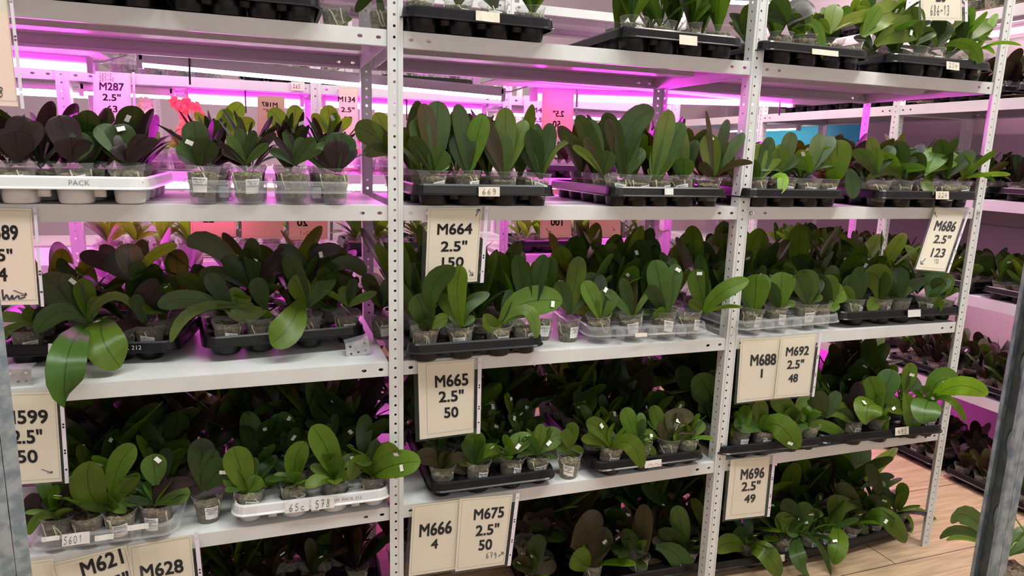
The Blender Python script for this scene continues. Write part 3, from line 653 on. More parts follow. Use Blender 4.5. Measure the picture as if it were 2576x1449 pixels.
sign('curled cream sign reading M686 at the end post', (2354, 521), (2427, 535), (2377, 683), (2303, 677), [('M686', 2378, 569, 53, 26), ('2.5"', 2370, 602, 41, 22), ('123', 2360, 636, 34, 23)], [('\\', 2350, 534, 9, 13), ('100', 2349, 652, 13, 11), ('<', 2316, 650, 15, 14)], y=-.012, yb=-.05, slope=.06)
sign('cream sign reading 20 and 686-13 at the top right', (2312, -95), (2418, -92), (2420, 52), (2318, 50), [('20', 2366, -8, 26, 26)], [('686-13', 2340, 14, 50, 24)], y=-.01)
# notices on the far side of the front rack, seen from behind, and signs on the rack across the aisle
BK = 'orange backlit notices facing the rear aisle'
sign('orange backlit notice seen from behind above tray 578 plants, leftmost of three', (478, 470), (593, 472), (594, 595), (480, 596), [('22', 525, 551, 28, 18)], [], y=.535, mirror=True, group=BK)
sign('orange backlit notice seen from behind, middle of the three', (602, 470), (714, 472), (713, 600), (603, 599), [], [], y=.535, group=BK)
sign('orange backlit notice with mirrored 20', (720, 470), (826, 472), (824, 602), (720, 603), [('20', 761, 560, 28, 18)], [('592-1', 752, 582, 40, 10)], y=.535, mirror=True, group=BK)
sign('orange backlit notice with mirrored 100 behind the second bay', (1360, 475), (1439, 476), (1437, 597), (1359, 598), [('100', 1400, 559, 30, 18)], [('<', 1370, 574, 14, 14)], y=.535, mirror=True, group=BK)
sign('orange backlit notice right of the mirrored 100 notice', (1483, 475), (1562, 476), (1561, 596), (1482, 597), [], [('v', 1540, 570, 8, 10)], y=.535, group=BK)
sign('pink-lit notice with mirrored M187 behind the clear-pot tray', (648, 240), (716, 244), (714, 350), (647, 350), [('M187', 678, 263, 40, 12), ('2.5"', 676, 278, 26, 8)], [], y=.545, mirror=True, strip=False, group=BK, ink='pale_ink')
sign('magenta notice with mirrored 2.5 and 50 behind the tall leaves', (1364, 225), (1444, 228), (1440, 348), (1362, 350), [('2.5"', 1405, 286, 28, 16), ('50', 1400, 313, 20, 18)], [], y=.545, mirror=True, group=BK, ink='pale_ink')
sign('backlit cream sign reading M287 on the rear rack at left', (234, 180), (328, 184), (331, 315), (236, 311), [('M287', 281, 218, 62, 20), ('2.5"', 281, 245, 46, 18), ('63', 282, 274, 27, 17)], [('283-3', 250, 185, 32, 9), ('287-40', 250, 196, 38, 9)], y=.94)
sign('backlit sign with 134 partly hidden by a grey post', (852, 218), (900, 220), (900, 340), (852, 338), [('M134', 872, 250, 44, 14), ('2.5"', 875, 276, 34, 13), ('33', 876, 299, 20, 12)], [], y=.94, strip=False)
sign('backlit sign reading M4 behind the magenta notice', (1318, 240), (1372, 243), (1372, 360), (1318, 358), [('M41', 1354, 277, 36, 13), ('2.5"', 1356, 301, 28, 12), ('1', 1352, 319, 6, 11)], [], y=.94, strip=False)
sh = Sheet((732, 205), (766, 207), (767, 229), (733, 227), .944)
r = tag(empty('shelf_tag', sh.uv(.5, .5)), 'pale tag with handwritten 265 on the rear rack beam', 'tag'); o0 = sh.uv(.5, .5)
mb = MB(); mb.add([sh.uv(*a) - o0 for a in ((0, 0), (1, 0), (1, 1), (0, 1))], [(0, 3, 2, 1)]); obj('paper', mb.mesh('paper', 'sticker_paper'), r)
mb = MB(); put_scrib(mb, sh, '265', 737, 212, 20, 10, .03, .12); mb.v = [tuple(np.array(p) - o0) for p in mb.v]; obj('handwriting', mb.mesh('handwriting', 'pen'), r)

# ------------------------------------------------------------------ front rack: trays and plants
# key: (level, front rim picture points left/right, kind, rows, description, plant style, label text, stickers)
TR = {
 'A1a': ('A', (-20, 8), (400, 22), 'k', 5, 'leftmost tray of the top shelf', 'tall', None, ()),
 'A1b': ('A', (405, 10), (812, 40), 'k', 5, 'second tray of the top shelf', 'tall', None, ()),
 'A2a': ('A', (1016, 24), (1403, 66), 'k', 5, 'third tray of the top shelf', 'tall', 'M664 B100 150\nPhal. Chocolate\n2.5"', ((1197, 26, 60, 25, '', 's'), )),
 'A2b': ('A', (1568, 84), (1878, 114), 'k', 5, 'fourth tray of the top shelf', 'tall', 'M664 B100 150\nPhal. Chocolate\n2.5"', ((1709, 87, 45, 24, '', 's'), )),
 'A3a': ('A', (1921, 120), (2196, 148), 'k', 5, 'fifth tray of the top shelf', 'broad', None, ((2043, 122, 66, 14, '', 's'), )),
 'A3b': ('A', (2262, 150), (2488, 176), 'k', 5, 'top-shelf black tray marked 254', 'arch', 'M686 B106 120\nPhal. Smile\n2.5"', ((2381, 154, 32, 20, '254', 's'), )),
 'B1a': ('B', (-160, 448), (372, 452), 'w', 5, 'white embossed tray on the second shelf', 'dark', 'M578 B99 49\nPhal. 2.5"', ()),
 'B1b': ('B', (452, 460), (892, 464), 'c', 5, 'clear tray right of the white tray', 'spiky', 'M589 B99 49\nPhal. 2.5"\norchidqueen.ru', ()),
 'B2a': ('B', (1040, 485), (1402, 487), 'k', 5, 'black tray marked 669', 'tall', 'M664 B100 150\nPhal. Miki Chocolate\n2.5"', ((1204, 470, 53, 24, '669', 's'), )),
 'B2b': ('B', (1538, 486), (1838, 487), 'k', 5, 'black tray right of the 669 tray', 'tall', 'M664 B100 150\nPhal. Miki Chocolate\n2.5"', ((1672, 474, 22, 16, '', 'w'), )),
 'B3a': ('B', (1880, 487), (2136, 488), 'k', 5, 'black tray left of the 224 tray', 'broad', 'M686 B106 120\nPhal. Tiny Smile\nLittle 2.5"', ()),
 'B3b': ('B', (2216, 488), (2468, 492), 'k', 5, 'black tray marked 224', 'arch', 'M686 B106 120\nPhal. Tiny Smile\n2.5"', ((2354, 481, 33, 20, '224', 's'), )),
 'C1a': ('C', (-20, 872), (428, 885), 'k', 4, 'leftmost black tray of the third shelf', 'arch', 'M589 B99 49\nPhal. Charming Crystal\nWater 3288 2.5"', ((121, 864, 84, 32, '', 'w'), )),
 'C1b': ('C', (515, 878), (920, 838), 'k', 4, 'black tray propped on the perforated bracket', 'arch', 'M589 B99 49\nPhal. Charming Crystal\nWater 3288 2.5"', ()),
 'C2a': ('C', (1030, 882), (1373, 858), 'k', 5, 'black tray above the M665 sign', 'tall', 'M664 B100 150\nPhal. Miki Chocolate\n218 2.5"', ()),
 'C2b': ('C', (1482, 838), (1788, 826), 'c', 5, 'middle clear tray of the third shelf', 'tall', 'M664 B100 150\nPhal. Miki Chocolate\n218 2.5"\norchidqueen.ru', ((1598, 838, 30, 10, '', 's'), )),
 'C3a': ('C', (1862, 822), (2122, 800), 'c', 5, 'clear tray above the M692 sign', 'broad', 'M686 B106 120\nPhal. Tiny Smile\nLittle 2.5"\norchidqueen.ru', ()),
 'C3b': ('C', (2150, 795), (2396, 782), 'k', 5, 'third-shelf black tray at the end post', 'broad', 'M686 B106 120\nPhal. Tiny Smile', ((2284, 780, 32, 18, '', 'w'), )),
 'D1a': ('D', (70, 1376), (442, 1330), 'c', 5, 'clear tray marked 5601', 'low', 'M599 B24 50\nPhal. Fire Golden\n2.5"\norchidqueen.ru', ((156, 1345, 70, 30, '5601', 'w'), (104, 1352, 46, 12, '', 'w'), (238, 1348, 48, 14, '', 'w'), (320, 1322, 54, 14, '', 'w'))),
 'D1b': ('D', (583, 1296), (985, 1246), 'w', 5, 'white tray marked 578', 'low', 'M599 B24 50\nPhal. Golden\n2.5"', ((717, 1264, 60, 28, '65c', 'w'), (783, 1254, 58, 30, '578', 'w'))),
 'D2a': ('D', (1085, 1232), (1402, 1192), 'k', 5, 'black tray above the M675 sign', 'small', 'M665 B85 50\nPhal. 2.5"', ()),
 'D2b': ('D', (1500, 1178), (1775, 1143), 'k', 5, 'black tray with a pink-smeared sticker', 'small', 'M665 B85 50\nPhal. 2.5"', ((1622, 1160, 42, 18, '~', 'w'), )),
 'D3a': ('D', (1836, 1134), (2058, 1112), 'k', 5, 'black tray above the M696 sign', 'broad', 'M692 B84 48\nPhal. Rosa Madonna\n2.5"\norchidqueen.ru', ()),
 'D3b': ('D', (2092, 1106), (2358, 1080), 'k', 5, 'black tray marked 495', 'broad', 'M692 B84 48\nPhal. 2.5"', ((2252, 1076, 34, 20, '495', 's'), )),
 'F1': ('F', (505, 1530), (960, 1470), 'k', 5, 'floor tray behind the M628 sign', 'wine', 'M628 B30 50\nPhal. 2.5"', ()),
 'F2': ('F', (1330, 1500), (1772, 1425), 'k', 5, 'floor tray right of the M675 sign', 'wine', 'M675 B90 50\nPhal. 2.5"', ()),
 'F3a': ('F', (1822, 1424), (2082, 1384), 'k', 4, 'floor tray below the M696 sign', 'low', 'M696 B90 49\nPhal. 2.5"', ((1950, 1398, 24, 18, '', 's'), )),
 'F3b': ('F', (2092, 1382), (2302, 1322), 'k', 4, 'floor tray at the end post', 'low', 'M696 B90 49\nPhal. 2.5"', ()),
}
# front-row plants: tray -> [(rim u, rim v, (base u, base v) or None, tones, label?, [leaves (tip u, tip v, width px, options)])]
HERO = {
 'A3a': [(1963, 85, (1978, 62), 'pd', 0, [(1940, 2, 56), (1920, 45, 26), (2040, 6, 58), (2000, 20, 36)]),
         (2027, 95, (2020, 80), 'gd', 0, [(2068, 148, 20, {'b': (1992, 74), 'm': (2052, 62), 'dy': -.05}), (1990, 40, 30)]),
         (2092, 95, (2085, 84), 'gvv', 0, [(2102, 12, 42, {'c': 'v'}), (2187, 42, 24), (2238, 46, 30), (2060, 50, 22)]),
         (2163, 98, (2168, 92), 'vg', 0, [(2278, 28, 62, {'c': 'v', 'm': (2215, 40)}), (2222, 44, 60, {'c': 'g'}), (2324, 74, 64, {'b': (2200, 112), 't': .68, 'roll': 0, 'c': 'g'}), (2215, 15, 34)])],
 'A3b': [(2300, 122, (2300, 112), 'dg', 0, [(2292, 18, 48), (2330, 72, 60, {'c': 'd'}), (2270, 60, 26)]),
         (2347, 128, (2355, 115), 'g', 1, [(2445, 34, 13), (2326, 70, 20), (2362, 40, 34, {'c': 'd'}), (2392, 58, 34, {'c': 'd'})]),
         (2410, 136, (2420, 115), 'g', 1, [(2504, 54, 34), (2440, 18, 32), (2496, 100, 10), (2466, 160, 30, {'b': (2376, 114), 'm': (2432, 112), 'dy': -.06}), (2418, 30, 30, {'c': 'd'})]),
         (2464, 142, (2455, 132), 'gy', 0, [(2570, 115, 8, {'m': (2510, 108), 'dy': -.1, 'my': -.08}), (2502, 136, 9, {'dy': -.09}), (2508, 34, 20)])],
 'B1a': [(-80, 402, None, 'pd', 0, [(-60, 300, 60), (-110, 310, 60), (-30, 330, 50)]),
         (45, 402, None, 'p', 1, [(62, 293, 66, {'roll': 0}), (100, 308, 46), (10, 322, 52), (38, 330, 66, {'c': 'p'}), (-8, 340, 50)]),
         (186, 404, None, 'p', 1, [(148, 290, 70, {'roll': 0}), (128, 306, 50), (215, 336, 54, {'c': 'd'}), (178, 345, 74), (232, 360, 40)]),
         (322, 406, None, 'pd', 0, [(284, 314, 78, {'roll': 0, 't': .80, 'c': 'd'}), (334, 342, 72, {'roll': 0}), (372, 345, 46), (246, 316, 56, {'c': 'd'}), (396, 352, 28), (306, 362, 60)])],
 'B1b': [(502, 412, None, 'dp', 0, [(487, 304, 60, {'roll': 0, 'c': 'd'}), (458, 352, 58, {'t': .76, 'c': 'd'}), (530, 352, 54), (446, 384, 36), (520, 375, 50)]),
         (618, 412, None, 'dpm', 1, [(572, 342, 26), (694, 335, 22), (640, 328, 26), (556, 382, 18), (676, 362, 22), (600, 322, 30), (548, 360, 16), (660, 345, 20)]),
         (742, 412, None, 'pdm', 0, [(688, 343, 17), (712, 332, 15), (792, 348, 34), (762, 345, 30), (676, 378, 20), (832, 362, 20), (730, 338, 16), (810, 380, 18)]),
         (848, 428, None, 'pd', 0, [(862, 334, 72, {'roll': 0}), (814, 344, 58), (898, 376, 30), (845, 352, 60), (800, 395, 30)])],
 'B2a': [(1090, 432, None, 'gm', 1, [(1102, 254, 66, {'roll': .1}), (1040, 300, 50, {'c': 'd'}), (1064, 260, 44, {'c': 'b'}), (1115, 376, 58, {'roll': 0, 'dy': -.03}), (1032, 345, 40, {'c': 'd'}), (1130, 410, 28)]),
         (1178, 434, None, 'gmd', 1, [(1156, 332, 66, {'roll': 0}), (1216, 288, 50), (1150, 262, 42, {'c': 'd'}), (1190, 400, 24), (1210, 340, 34)]),
         (1268, 440, None, 'gm', 0, [(1242, 330, 68, {'roll': 0}), (1272, 270, 52), (1322, 302, 44), (1204, 286, 40, {'c': 'b'}), (1250, 300, 44, {'c': 'd'})]),
         (1360, 446, None, 'gd', 0, [(1332, 325, 42, {'c': 'd'}), (1386, 310, 40), (1402, 372, 12), (1312, 378, 26), (1450, 352, 12, {'m': (1400, 375)}), (1350, 310, 26, {'c': 'm'})])],
 'B2b': [(1502, 428, (1515, 440), 'dgb', 0, [(1408, 330, 24), (1452, 290, 42), (1440, 368, 20), (1532, 380, 46), (1485, 300, 36, {'c': 'd'}), (1470, 345, 30)]),
         (1568, 440, None, 'gmd', 1, [(1646, 278, 60, {'roll': 0, 'm': (1580, 330)}), (1596, 285, 54, {'c': 'm'}), (1522, 284, 50, {'c': 'd'}), (1620, 376, 38), (1528, 300, 36, {'c': 'b'}), (1606, 405, 26)]),
         (1646, 448, None, 'gm', 0, [(1684, 276, 46, {'roll': .1}), (1676, 366, 62, {'roll': 0}), (1640, 418, 26), (1718, 308, 46)]),
         (1718, 446, None, 'gm', 1, [(1700, 312, 44), (1720, 398, 52, {'roll': 0, 'dy': -.02}), (1752, 352, 30, {'c': 'd'}), (1690, 350, 36)]),
         (1795, 448, None, 'gmb', 0, [(1780, 338, 48, {'t': .85}), (1872, 335, 30), (1894, 410, 16, {'m': (1840, 415), 'dy': -.09}), (1776, 278, 11), (1758, 412, 26), (1830, 300, 26, {'c': 'd'})])],
 'B3a': [(1905, 455, None, 'gd', 0, [(1977, 366, 34), (1912, 360, 42), (1886, 400, 34), (1940, 345, 34)]),
         (1972, 456, (1966, 432), 'gm', 0, [(1955, 372, 42), (1992, 332, 36), (1912, 428, 16), (1962, 488, 24, {'c': 'y', 'b': (1940, 448), 'm': (1968, 446), 'dy': -.05}), (2010, 395, 26)]),
         (2035, 458, (2037, 435), 'gmd', 0, [(2008, 378, 32, {'t': .8}), (2097, 344, 36), (2062, 336, 32), (2135, 424, 12), (1960, 420, 12)]),
         (2102, 456, None, 'g', 1, [(2106, 352, 64, {'roll': 0}), (2098, 424, 44), (2146, 500, 34, {'b': (2135, 425), 'c': 'd', 'dy': -.03}), (2075, 370, 34)])],
 'B3b': [(2205, 460, (2203, 440), 'gm', 0, [(2148, 376, 36), (2205, 372, 30), (2246, 368, 32, {'c': 'd'}), (2190, 345, 30)]),
         (2265, 462, (2268, 446), 'gd', 0, [(2214, 386, 30), (2322, 362, 26, {'c': 'p'}), (2254, 356, 48, {'c': 'd'}), (2180, 452, 22), (2290, 370, 40, {'c': 'd'})]),
         (2328, 470, (2320, 440), 'g', 1, [(2366, 374, 58, {'roll': 0}), (2408, 412, 28, {'m': (2340, 420)}), (2342, 494, 24, {'b': (2318, 455), 'dy': -.05}), (2300, 385, 34, {'c': 'd'})]),
         (2376, 470, (2380, 448), 'gd', 0, [(2402, 384, 46), (2452, 382, 34), (2378, 370, 18), (2365, 350, 42, {'c': 'd'})]),
         (2432, 474, (2425, 448), 'gm', 1, [(2472, 392, 32, {'c': 'd'}), (2508, 380, 15, {'dy': -.09}), (2542, 440, 12, {'c': 'y', 'm': (2490, 438), 'dy': -.10, 'my': -.08}), (2505, 458, 10, {'dy': -.1}), (2430, 390, 30)])],
 'C1a': [(70, 838, (84, 812), 'gdm', 1, [(-10, 800, 26), (4, 868, 22, {'m': (20, 830)}), (62, 776, 30), (140, 770, 40, {'c': 'p'})]),
         (228, 845, (226, 808), 'gm', 0, [(108, 690, 84, {'m': (180, 760), 'roll': 0}), (205, 700, 44, {'roll': .7}), (92, 838, 48, {'b': (228, 806), 'm': (150, 785), 'dy': -.05}), (164, 1020, 76, {'b': (218, 820), 'm': (172, 890), 'dy': -.24, 'my': -.24, 'roll': 0, 'bdy': -.03}), (246, 745, 30), (160, 690, 40, {'c': 'd', 't': .8})]),
         (290, 850, (262, 800), 'g', 0, [(303, 924, 88, {'dy': -.14, 'm': (258, 850), 'my': -.12, 'roll': 0, 't': .16, 'bdy': -.03})]),
         (372, 832, (364, 818), 'gmp', 1, [(396, 702, 44, {'m': (355, 760)}), (412, 732, 22, {'c': 'p'}), (226, 786, 22, {'m': (300, 745)}), (276, 840, 28, {'c': 'p', 'm': (320, 815), 'dy': -.05}), (340, 740, 30, {'c': 'd'})])],
 'C1b': [(567, 800, (580, 780), 'gm', 1, [(398, 772, 44, {'m': (480, 752)}), (430, 862, 26, {'b': (640, 778), 'm': (500, 775), 'dy': -.06}), (470, 800, 22), (520, 690, 40, {'c': 'd'})]),
         (652, 806, (668, 778), 'gy', 0, [(592, 722, 64, {'m': (610, 780), 'roll': 0}), (680, 864, 74, {'b': (758, 752), 'm': (728, 820), 'dy': -.10, 'my': -.08, 'roll': 0}), (640, 700, 44, {'c': 'd'}), (672, 800, 22)]),
         (776, 792, (774, 772), 'gmd', 0, [(838, 688, 48), (736, 696, 52), (720, 640, 44, {'c': 'd'}), (806, 768, 28)]),
         (876, 780, (878, 772), 'g', 1, [(860, 720, 30), (948, 736, 22, {'m': (905, 752)}), (812, 732, 15), (890, 700, 26, {'c': 'd'})])],
 'C2a': [(1068, 836, (1078, 830), 'gd', 0, [(1048, 740, 62, {'roll': 0}), (1146, 674, 50, {'b': (1090, 800), 'm': (1090, 720), 'dy': -.10, 'my': -.06}), (1062, 808, 34, {'dy': -.03}), (1128, 800, 34), (1028, 760, 34, {'c': 'd'})]),
         (1160, 832, (1162, 822), 'gm', 1, [(1161, 668, 46, {'roll': 0, 'dy': -.10, 'm': (1150, 735), 'my': -.07}), (1106, 742, 38), (1232, 738, 34, {'m': (1175, 770)}), (1194, 798, 20), (1130, 790, 24, {'c': 'd'})]),
         (1252, 822, (1262, 812), 'g', 0, [(1415, 758, 72, {'m': (1320, 762), 'roll': 0, 't': .84}), (1218, 790, 38, {'m': (1240, 820), 'dy': -.04}), (1350, 850, 30, {'m': (1325, 780), 'dy': -.06}), (1284, 728, 24, {'c': 'd'}), (1300, 770, 26)]),
         (1325, 818, (1330, 800), 'dg', 1, [(1370, 640, 40, {'c': 'd'}), (1320, 700, 44, {'c': 'd'}), (1300, 640, 44, {'c': 'd'})])],
 'C2b': [(1510, 806, (1508, 802), 'g', 0, [(1468, 708, 42), (1538, 728, 52, {'roll': .1}), (1548, 794, 20), (1510, 690, 34, {'c': 'd'})]),
         (1592, 810, (1590, 802), 'gmd', 0, [(1516, 730, 22, {'t': .93}), (1588, 692, 32, {'c': 'b'}), (1668, 690, 18), (1652, 788, 14), (1565, 700, 30, {'c': 'd'})]),
         (1672, 802, (1672, 796), 'gm', 1, [(1646, 654, 58, {'c': 'm'}), (1692, 648, 36), (1702, 664, 42, {'t': .85}), (1645, 786, 32, {'dy': -.03}), (1630, 720, 34, {'c': 'd'})]),
         (1770, 796, (1772, 790), 'g', 1, [(1748, 678, 52, {'roll': 0, 't': .86}), (1884, 704, 40, {'m': (1810, 740), 'dy': -.10, 'my': -.07}), (1784, 738, 20, {'c': 'b'}), (1868, 774, 10, {'dy': -.09}), (1732, 758, 26), (1760, 640, 34, {'c': 'd'})])],
 'C3a': [(1886, 802, (1896, 790), 'g', 1, [(1902, 690, 62, {'roll': 0}), (1872, 720, 40, {'c': 'd'}), (1905, 800, 34, {'dy': -.03}), (1925, 690, 40)]),
         (1952, 794, (1958, 776), 'g', 1, [(1968, 684, 56, {'roll': 0}), (1930, 710, 36, {'c': 'd'}), (2002, 764, 20), (1990, 690, 36)]),
         (2025, 784, (2030, 766), 'gm', 1, [(2022, 678, 60, {'roll': 0}), (2060, 700, 40, {'c': 'd'}), (2070, 748, 18), (2000, 690, 40)]),
         (2086, 780, (2090, 764), 'g', 0, [(2122, 726, 44), (2072, 694, 54, {'roll': 0}), (2050, 690, 36, {'c': 'd'}), (2100, 784, 28, {'dy': -.03})])],
 'C3b': [(2146, 768, None, 'dg', 1, [(2140, 690, 46), (2165, 670, 44, {'c': 'd'}), (2120, 720, 30)]),
         (2212, 770, (2210, 762), 'g', 1, [(2172, 690, 66, {'roll': 0, 'm': (2210, 700)}), (2186, 784, 32, {'dy': -.04}), (2215, 680, 48, {'c': 'd'})]),
         (2262, 768, (2255, 758), 'gd', 0, [(2214, 700, 34), (2292, 722, 20), (2260, 672, 46), (2330, 700, 30, {'m': (2285, 725)})]),
         (2334, 768, (2336, 756), 'gm', 1, [(2362, 786, 28, {'dy': -.05, 'm': (2352, 752)}), (2412, 734, 13, {'m': (2370, 732)}), (2392, 702, 26), (2362, 672, 46)]),
         (2376, 764, (2372, 752), 'g', 0, [(2412, 726, 12), (2386, 690, 32), (2350, 700, 30, {'c': 'd'})])],
 'D1a': [(60, 1330, None, 'gp', 0, [(20, 1250, 40), (90, 1240, 36)]),
         (150, 1322, (153, 1302), 'gp', 0, [(234, 1203, 24, {'m': (170, 1235), 'c': 'p'}), (62, 1290, 14), (74, 1346, 24, {'m': (100, 1300), 'dy': -.03}), (208, 1284, 22), (96, 1240, 30, {'c': 'p'})]),
         (270, 1298, (268, 1284), 'g', 1, [(226, 1160, 74, {'roll': 0, 'm': (225, 1235), 'dy': -.05, 'my': -.03}), (340, 1120, 54, {'b': (282, 1245), 'm': (300, 1170)}), (350, 1190, 34), (342, 1240, 24, {'m': (300, 1230)}), (318, 1288, 24)]),
         (390, 1276, (386, 1268), 'gmp', 1, [(384, 1142, 56, {'roll': 0, 't': .8, 'b': (392, 1220)}), (284, 1226, 24, {'m': (340, 1216)}), (490, 1216, 30, {'m': (430, 1220), 'c': 'p'}), (478, 1246, 46), (414, 1200, 26, {'c': 'p'}), (300, 1268, 26)])],
 'D1b': [(620, 1250, (622, 1240), 'g', 1, [(586, 1124, 66, {'roll': .1}), (656, 1200, 44), (562, 1204, 32), (664, 1246, 20), (640, 1150, 34, {'c': 'd'})]),
         (740, 1232, (752, 1214), 'g', 0, [(770, 1112, 52, {'m': (742, 1160)}), (700, 1200, 22), (690, 1195, 16), (764, 1232, 24)]),
         (840, 1222, (848, 1212), 'g', 0, [(784, 1072, 62, {'m': (822, 1130), 'roll': 0}), (768, 1226, 30, {'m': (810, 1205), 'dy': -.03}), (904, 1150, 26, {'m': (865, 1165), 't': .8}), (780, 1172, 24), (880, 1190, 26)]),
         (946, 1208, (938, 1196), 'g', 0, [(884, 1208, 46, {'m': (905, 1165), 'dy': -.03}), (1002, 1128, 62, {'roll': 0, 't': .85, 'dy': -.09}), (1058, 1162, 62, {'roll': 0, 't': .66, 'm': (990, 1170), 'dy': -.12, 'my': -.08}), (946, 1106, 32, {'c': 'd'})])],
 'D2a': [(1112, 1192, (1116, 1184), 'gb', 0, [(1046, 1158, 42, {'m': (1085, 1150)}), (1122, 1134, 30, {'c': 'b'}), (1186, 1166, 26, {'m': (1150, 1150)}), (1178, 1190, 26)]),
         (1200, 1182, (1196, 1172), 'g', 1, [(1192, 1084, 52, {'roll': .2}), (1258, 1138, 32, {'m': (1220, 1135)}), (1150, 1150, 34), (1165, 1110, 26, {'c': 'd'})]),
         (1282, 1164, (1282, 1150), 'g', 1, [(1278, 1116, 26), (1338, 1098, 44, {'t': .6, 'm': (1295, 1120)}), (1228, 1160, 16), (1300, 1090, 26, {'c': 'd'})]),
         (1358, 1152, (1352, 1144), 'gm', 0, [(1416, 1092, 54, {'roll': 0, 't': .6, 'm': (1370, 1110)}), (1362, 1066, 30), (1300, 1150, 12), (1462, 1166, 9, {'m': (1410, 1130)}), (1320, 1098, 38)])],
 'D2b': [(1532, 1140, (1536, 1128), 'gm', 1, [(1474, 1062, 38, {'m': (1510, 1080), 't': .6}), (1462, 1106, 28, {'m': (1500, 1105)}), (1612, 1178, 48, {'m': (1585, 1115), 'dy': -.10, 'my': -.07, 'roll': 0}), (1545, 1090, 22, {'c': 'b'})]),
         (1610, 1130, (1598, 1112), 'g', 0, [(1570, 1026, 40, {'roll': .2}), (1652, 1100, 28, {'t': .7, 'm': (1625, 1095)}), (1650, 1148, 22, {'dy': -.03}), (1605, 1060, 26, {'c': 'd'})]),
         (1680, 1122, (1668, 1106), 'gmb', 0, [(1746, 1048, 46, {'m': (1685, 1060), 't': .7}), (1642, 1020, 34), (1700, 1124, 24), (1752, 1088, 26, {'c': 'b', 'm': (1705, 1080)}), (1720, 1040, 24)]),
         (1742, 1108, (1738, 1100), 'g', 0, [(1702, 1112, 30, {'m': (1710, 1090), 'dy': -.02}), (1728, 1148, 26, {'dy': -.03}), (1770, 1060, 32), (1700, 1060, 26)])],
 'D3a': [(1858, 1098, None, 'g', 1, [(1850, 1060, 30), (1880, 1020, 36), (1840, 1080, 26)]),
         (1912, 1102, (1918, 1082), 'g', 1, [(1908, 1008, 36), (2006, 1130, 60, {'m': (1960, 1070), 'dy': -.09, 'my': -.06, 'roll': 0, 't': .84}), (1972, 1112, 34, {'dy': -.02}), (1846, 1070, 44, {'c': 'm'})]),
         (1985, 1100, (2010, 1070), 'g', 0, [(1974, 1038, 46), (2078, 1020, 56, {'m': (2030, 1020)}), (1985, 1070, 46, {'roll': 0}), (2130, 1100, 28, {'m': (2070, 1070), 'dy': -.03}), (1940, 1000, 44)]),
         (2048, 1096, (2075, 1050), 'gd', 0, [(2148, 1058, 44, {'m': (2110, 1030)}), (2110, 985, 30), (2050, 985, 40), (2132, 1014, 30, {'c': 'p'})])],
 'D3b': [(2140, 1090, None, 'dgp', 0, [(2130, 990, 34, {'c': 'p'}), (2160, 960, 36, {'c': 'p'}), (2110, 1030, 40)]),
         (2205, 1080, (2210, 1022), 'gm', 0, [(2186, 948, 50, {'roll': 0}), (2246, 930, 52, {'roll': 0}), (2180, 1068, 64, {'m': (2185, 1020), 'dy': -.09, 'my': -.06, 'roll': 0, 't': .55}), (2276, 1030, 38, {'m': (2240, 1020), 't': .6}), (2215, 1095, 40, {'dy': -.03, 'c': 'g'})]),
         (2290, 1060, (2275, 985), 'gd', 0, [(2290, 912, 34, {'t': .6}), (2262, 940, 46), (2308, 950, 40), (2300, 1085, 40, {'m': (2290, 1030), 'dy': -.03})]),
         (2336, 1050, (2340, 1010), 'gy', 0, [(2482, 996, 46, {'m': (2410, 970), 'roll': .1, 'c': 'y', 'dy': -.12, 'my': -.09}), (2412, 958, 56, {'m': (2360, 960), 't': .5, 'roll': .1}), (2324, 1066, 62, {'m': (2330, 1020), 'dy': -.10, 'my': -.07, 'roll': 0, 'c': 'm'}), (2428, 1060, 17, {'m': (2390, 1005), 'dy': -.12, 'my': -.08}), (2352, 980, 24, {'m': (2310, 985)}), (2380, 950, 40)])],
 'F2': [(1327, 1438, None, 'bd', 0, [(1360, 1345, 44, {'c': 'd'}), (1300, 1400, 40, {'c': 'b'}), (1400, 1425, 42, {'c': 'b'})]),
        (1490, 1440, (1480, 1432), 'gmb', 0, [(1528, 1328, 54, {'roll': 0, 't': .72}), (1505, 1370, 40, {'c': 'm'}), (1440, 1395, 60, {'roll': 0}), (1510, 1290, 54, {'b': (1440, 1380), 'c': 'b', 'roll': 0}), (1470, 1430, 54, {'c': 'b'})]),
        (1605, 1436, (1612, 1424), 'gb', 0, [(1620, 1268, 44, {'roll': 0}), (1616, 1366, 54, {'b': (1560, 1410), 'c': 'b', 'roll': 0}), (1570, 1330, 40, {'c': 'm'}), (1672, 1446, 40), (1555, 1400, 22)]),
        (1734, 1400, (1724, 1388), 'gm', 1, [(1700, 1272, 44, {'roll': .1}), (1640, 1362, 30, {'c': 'b'}), (1728, 1448, 52, {'b': (1650, 1375), 'm': (1700, 1395), 'dy': -.05, 't': .74, 'roll': 0}), (1660, 1330, 40, {'c': 'd'})])],
 'F3a': [(1880, 1412, (1878, 1390), 'g', 0, [(1798, 1386, 44, {'m': (1840, 1365), 'roll': 0, 'dy': -.07}), (1962, 1452, 48, {'m': (1920, 1385), 'dy': -.11, 'my': -.09}), (1880, 1350, 30), (1850, 1330, 40, {'c': 'd'})]),
         (1960, 1402, (2010, 1350), 'gdm', 0, [(1950, 1302, 46), (1972, 1255, 44, {'t': .4, 'roll': 0}), (2028, 1262, 44, {'t': .45, 'roll': 0}), (1940, 1370, 30, {'c': 'b'}), (2036, 1446, 38, {'m': (2005, 1390), 'dy': -.12, 'my': -.10})]),
         (2046, 1372, (2010, 1342), 'gm', 1, [(2055, 1345, 38), (2090, 1448, 13, {'m': (2060, 1370), 'dy': -.13, 'my': -.11}), (1978, 1340, 30), (2070, 1290, 28, {'m': (2040, 1300), 't': .6})]),
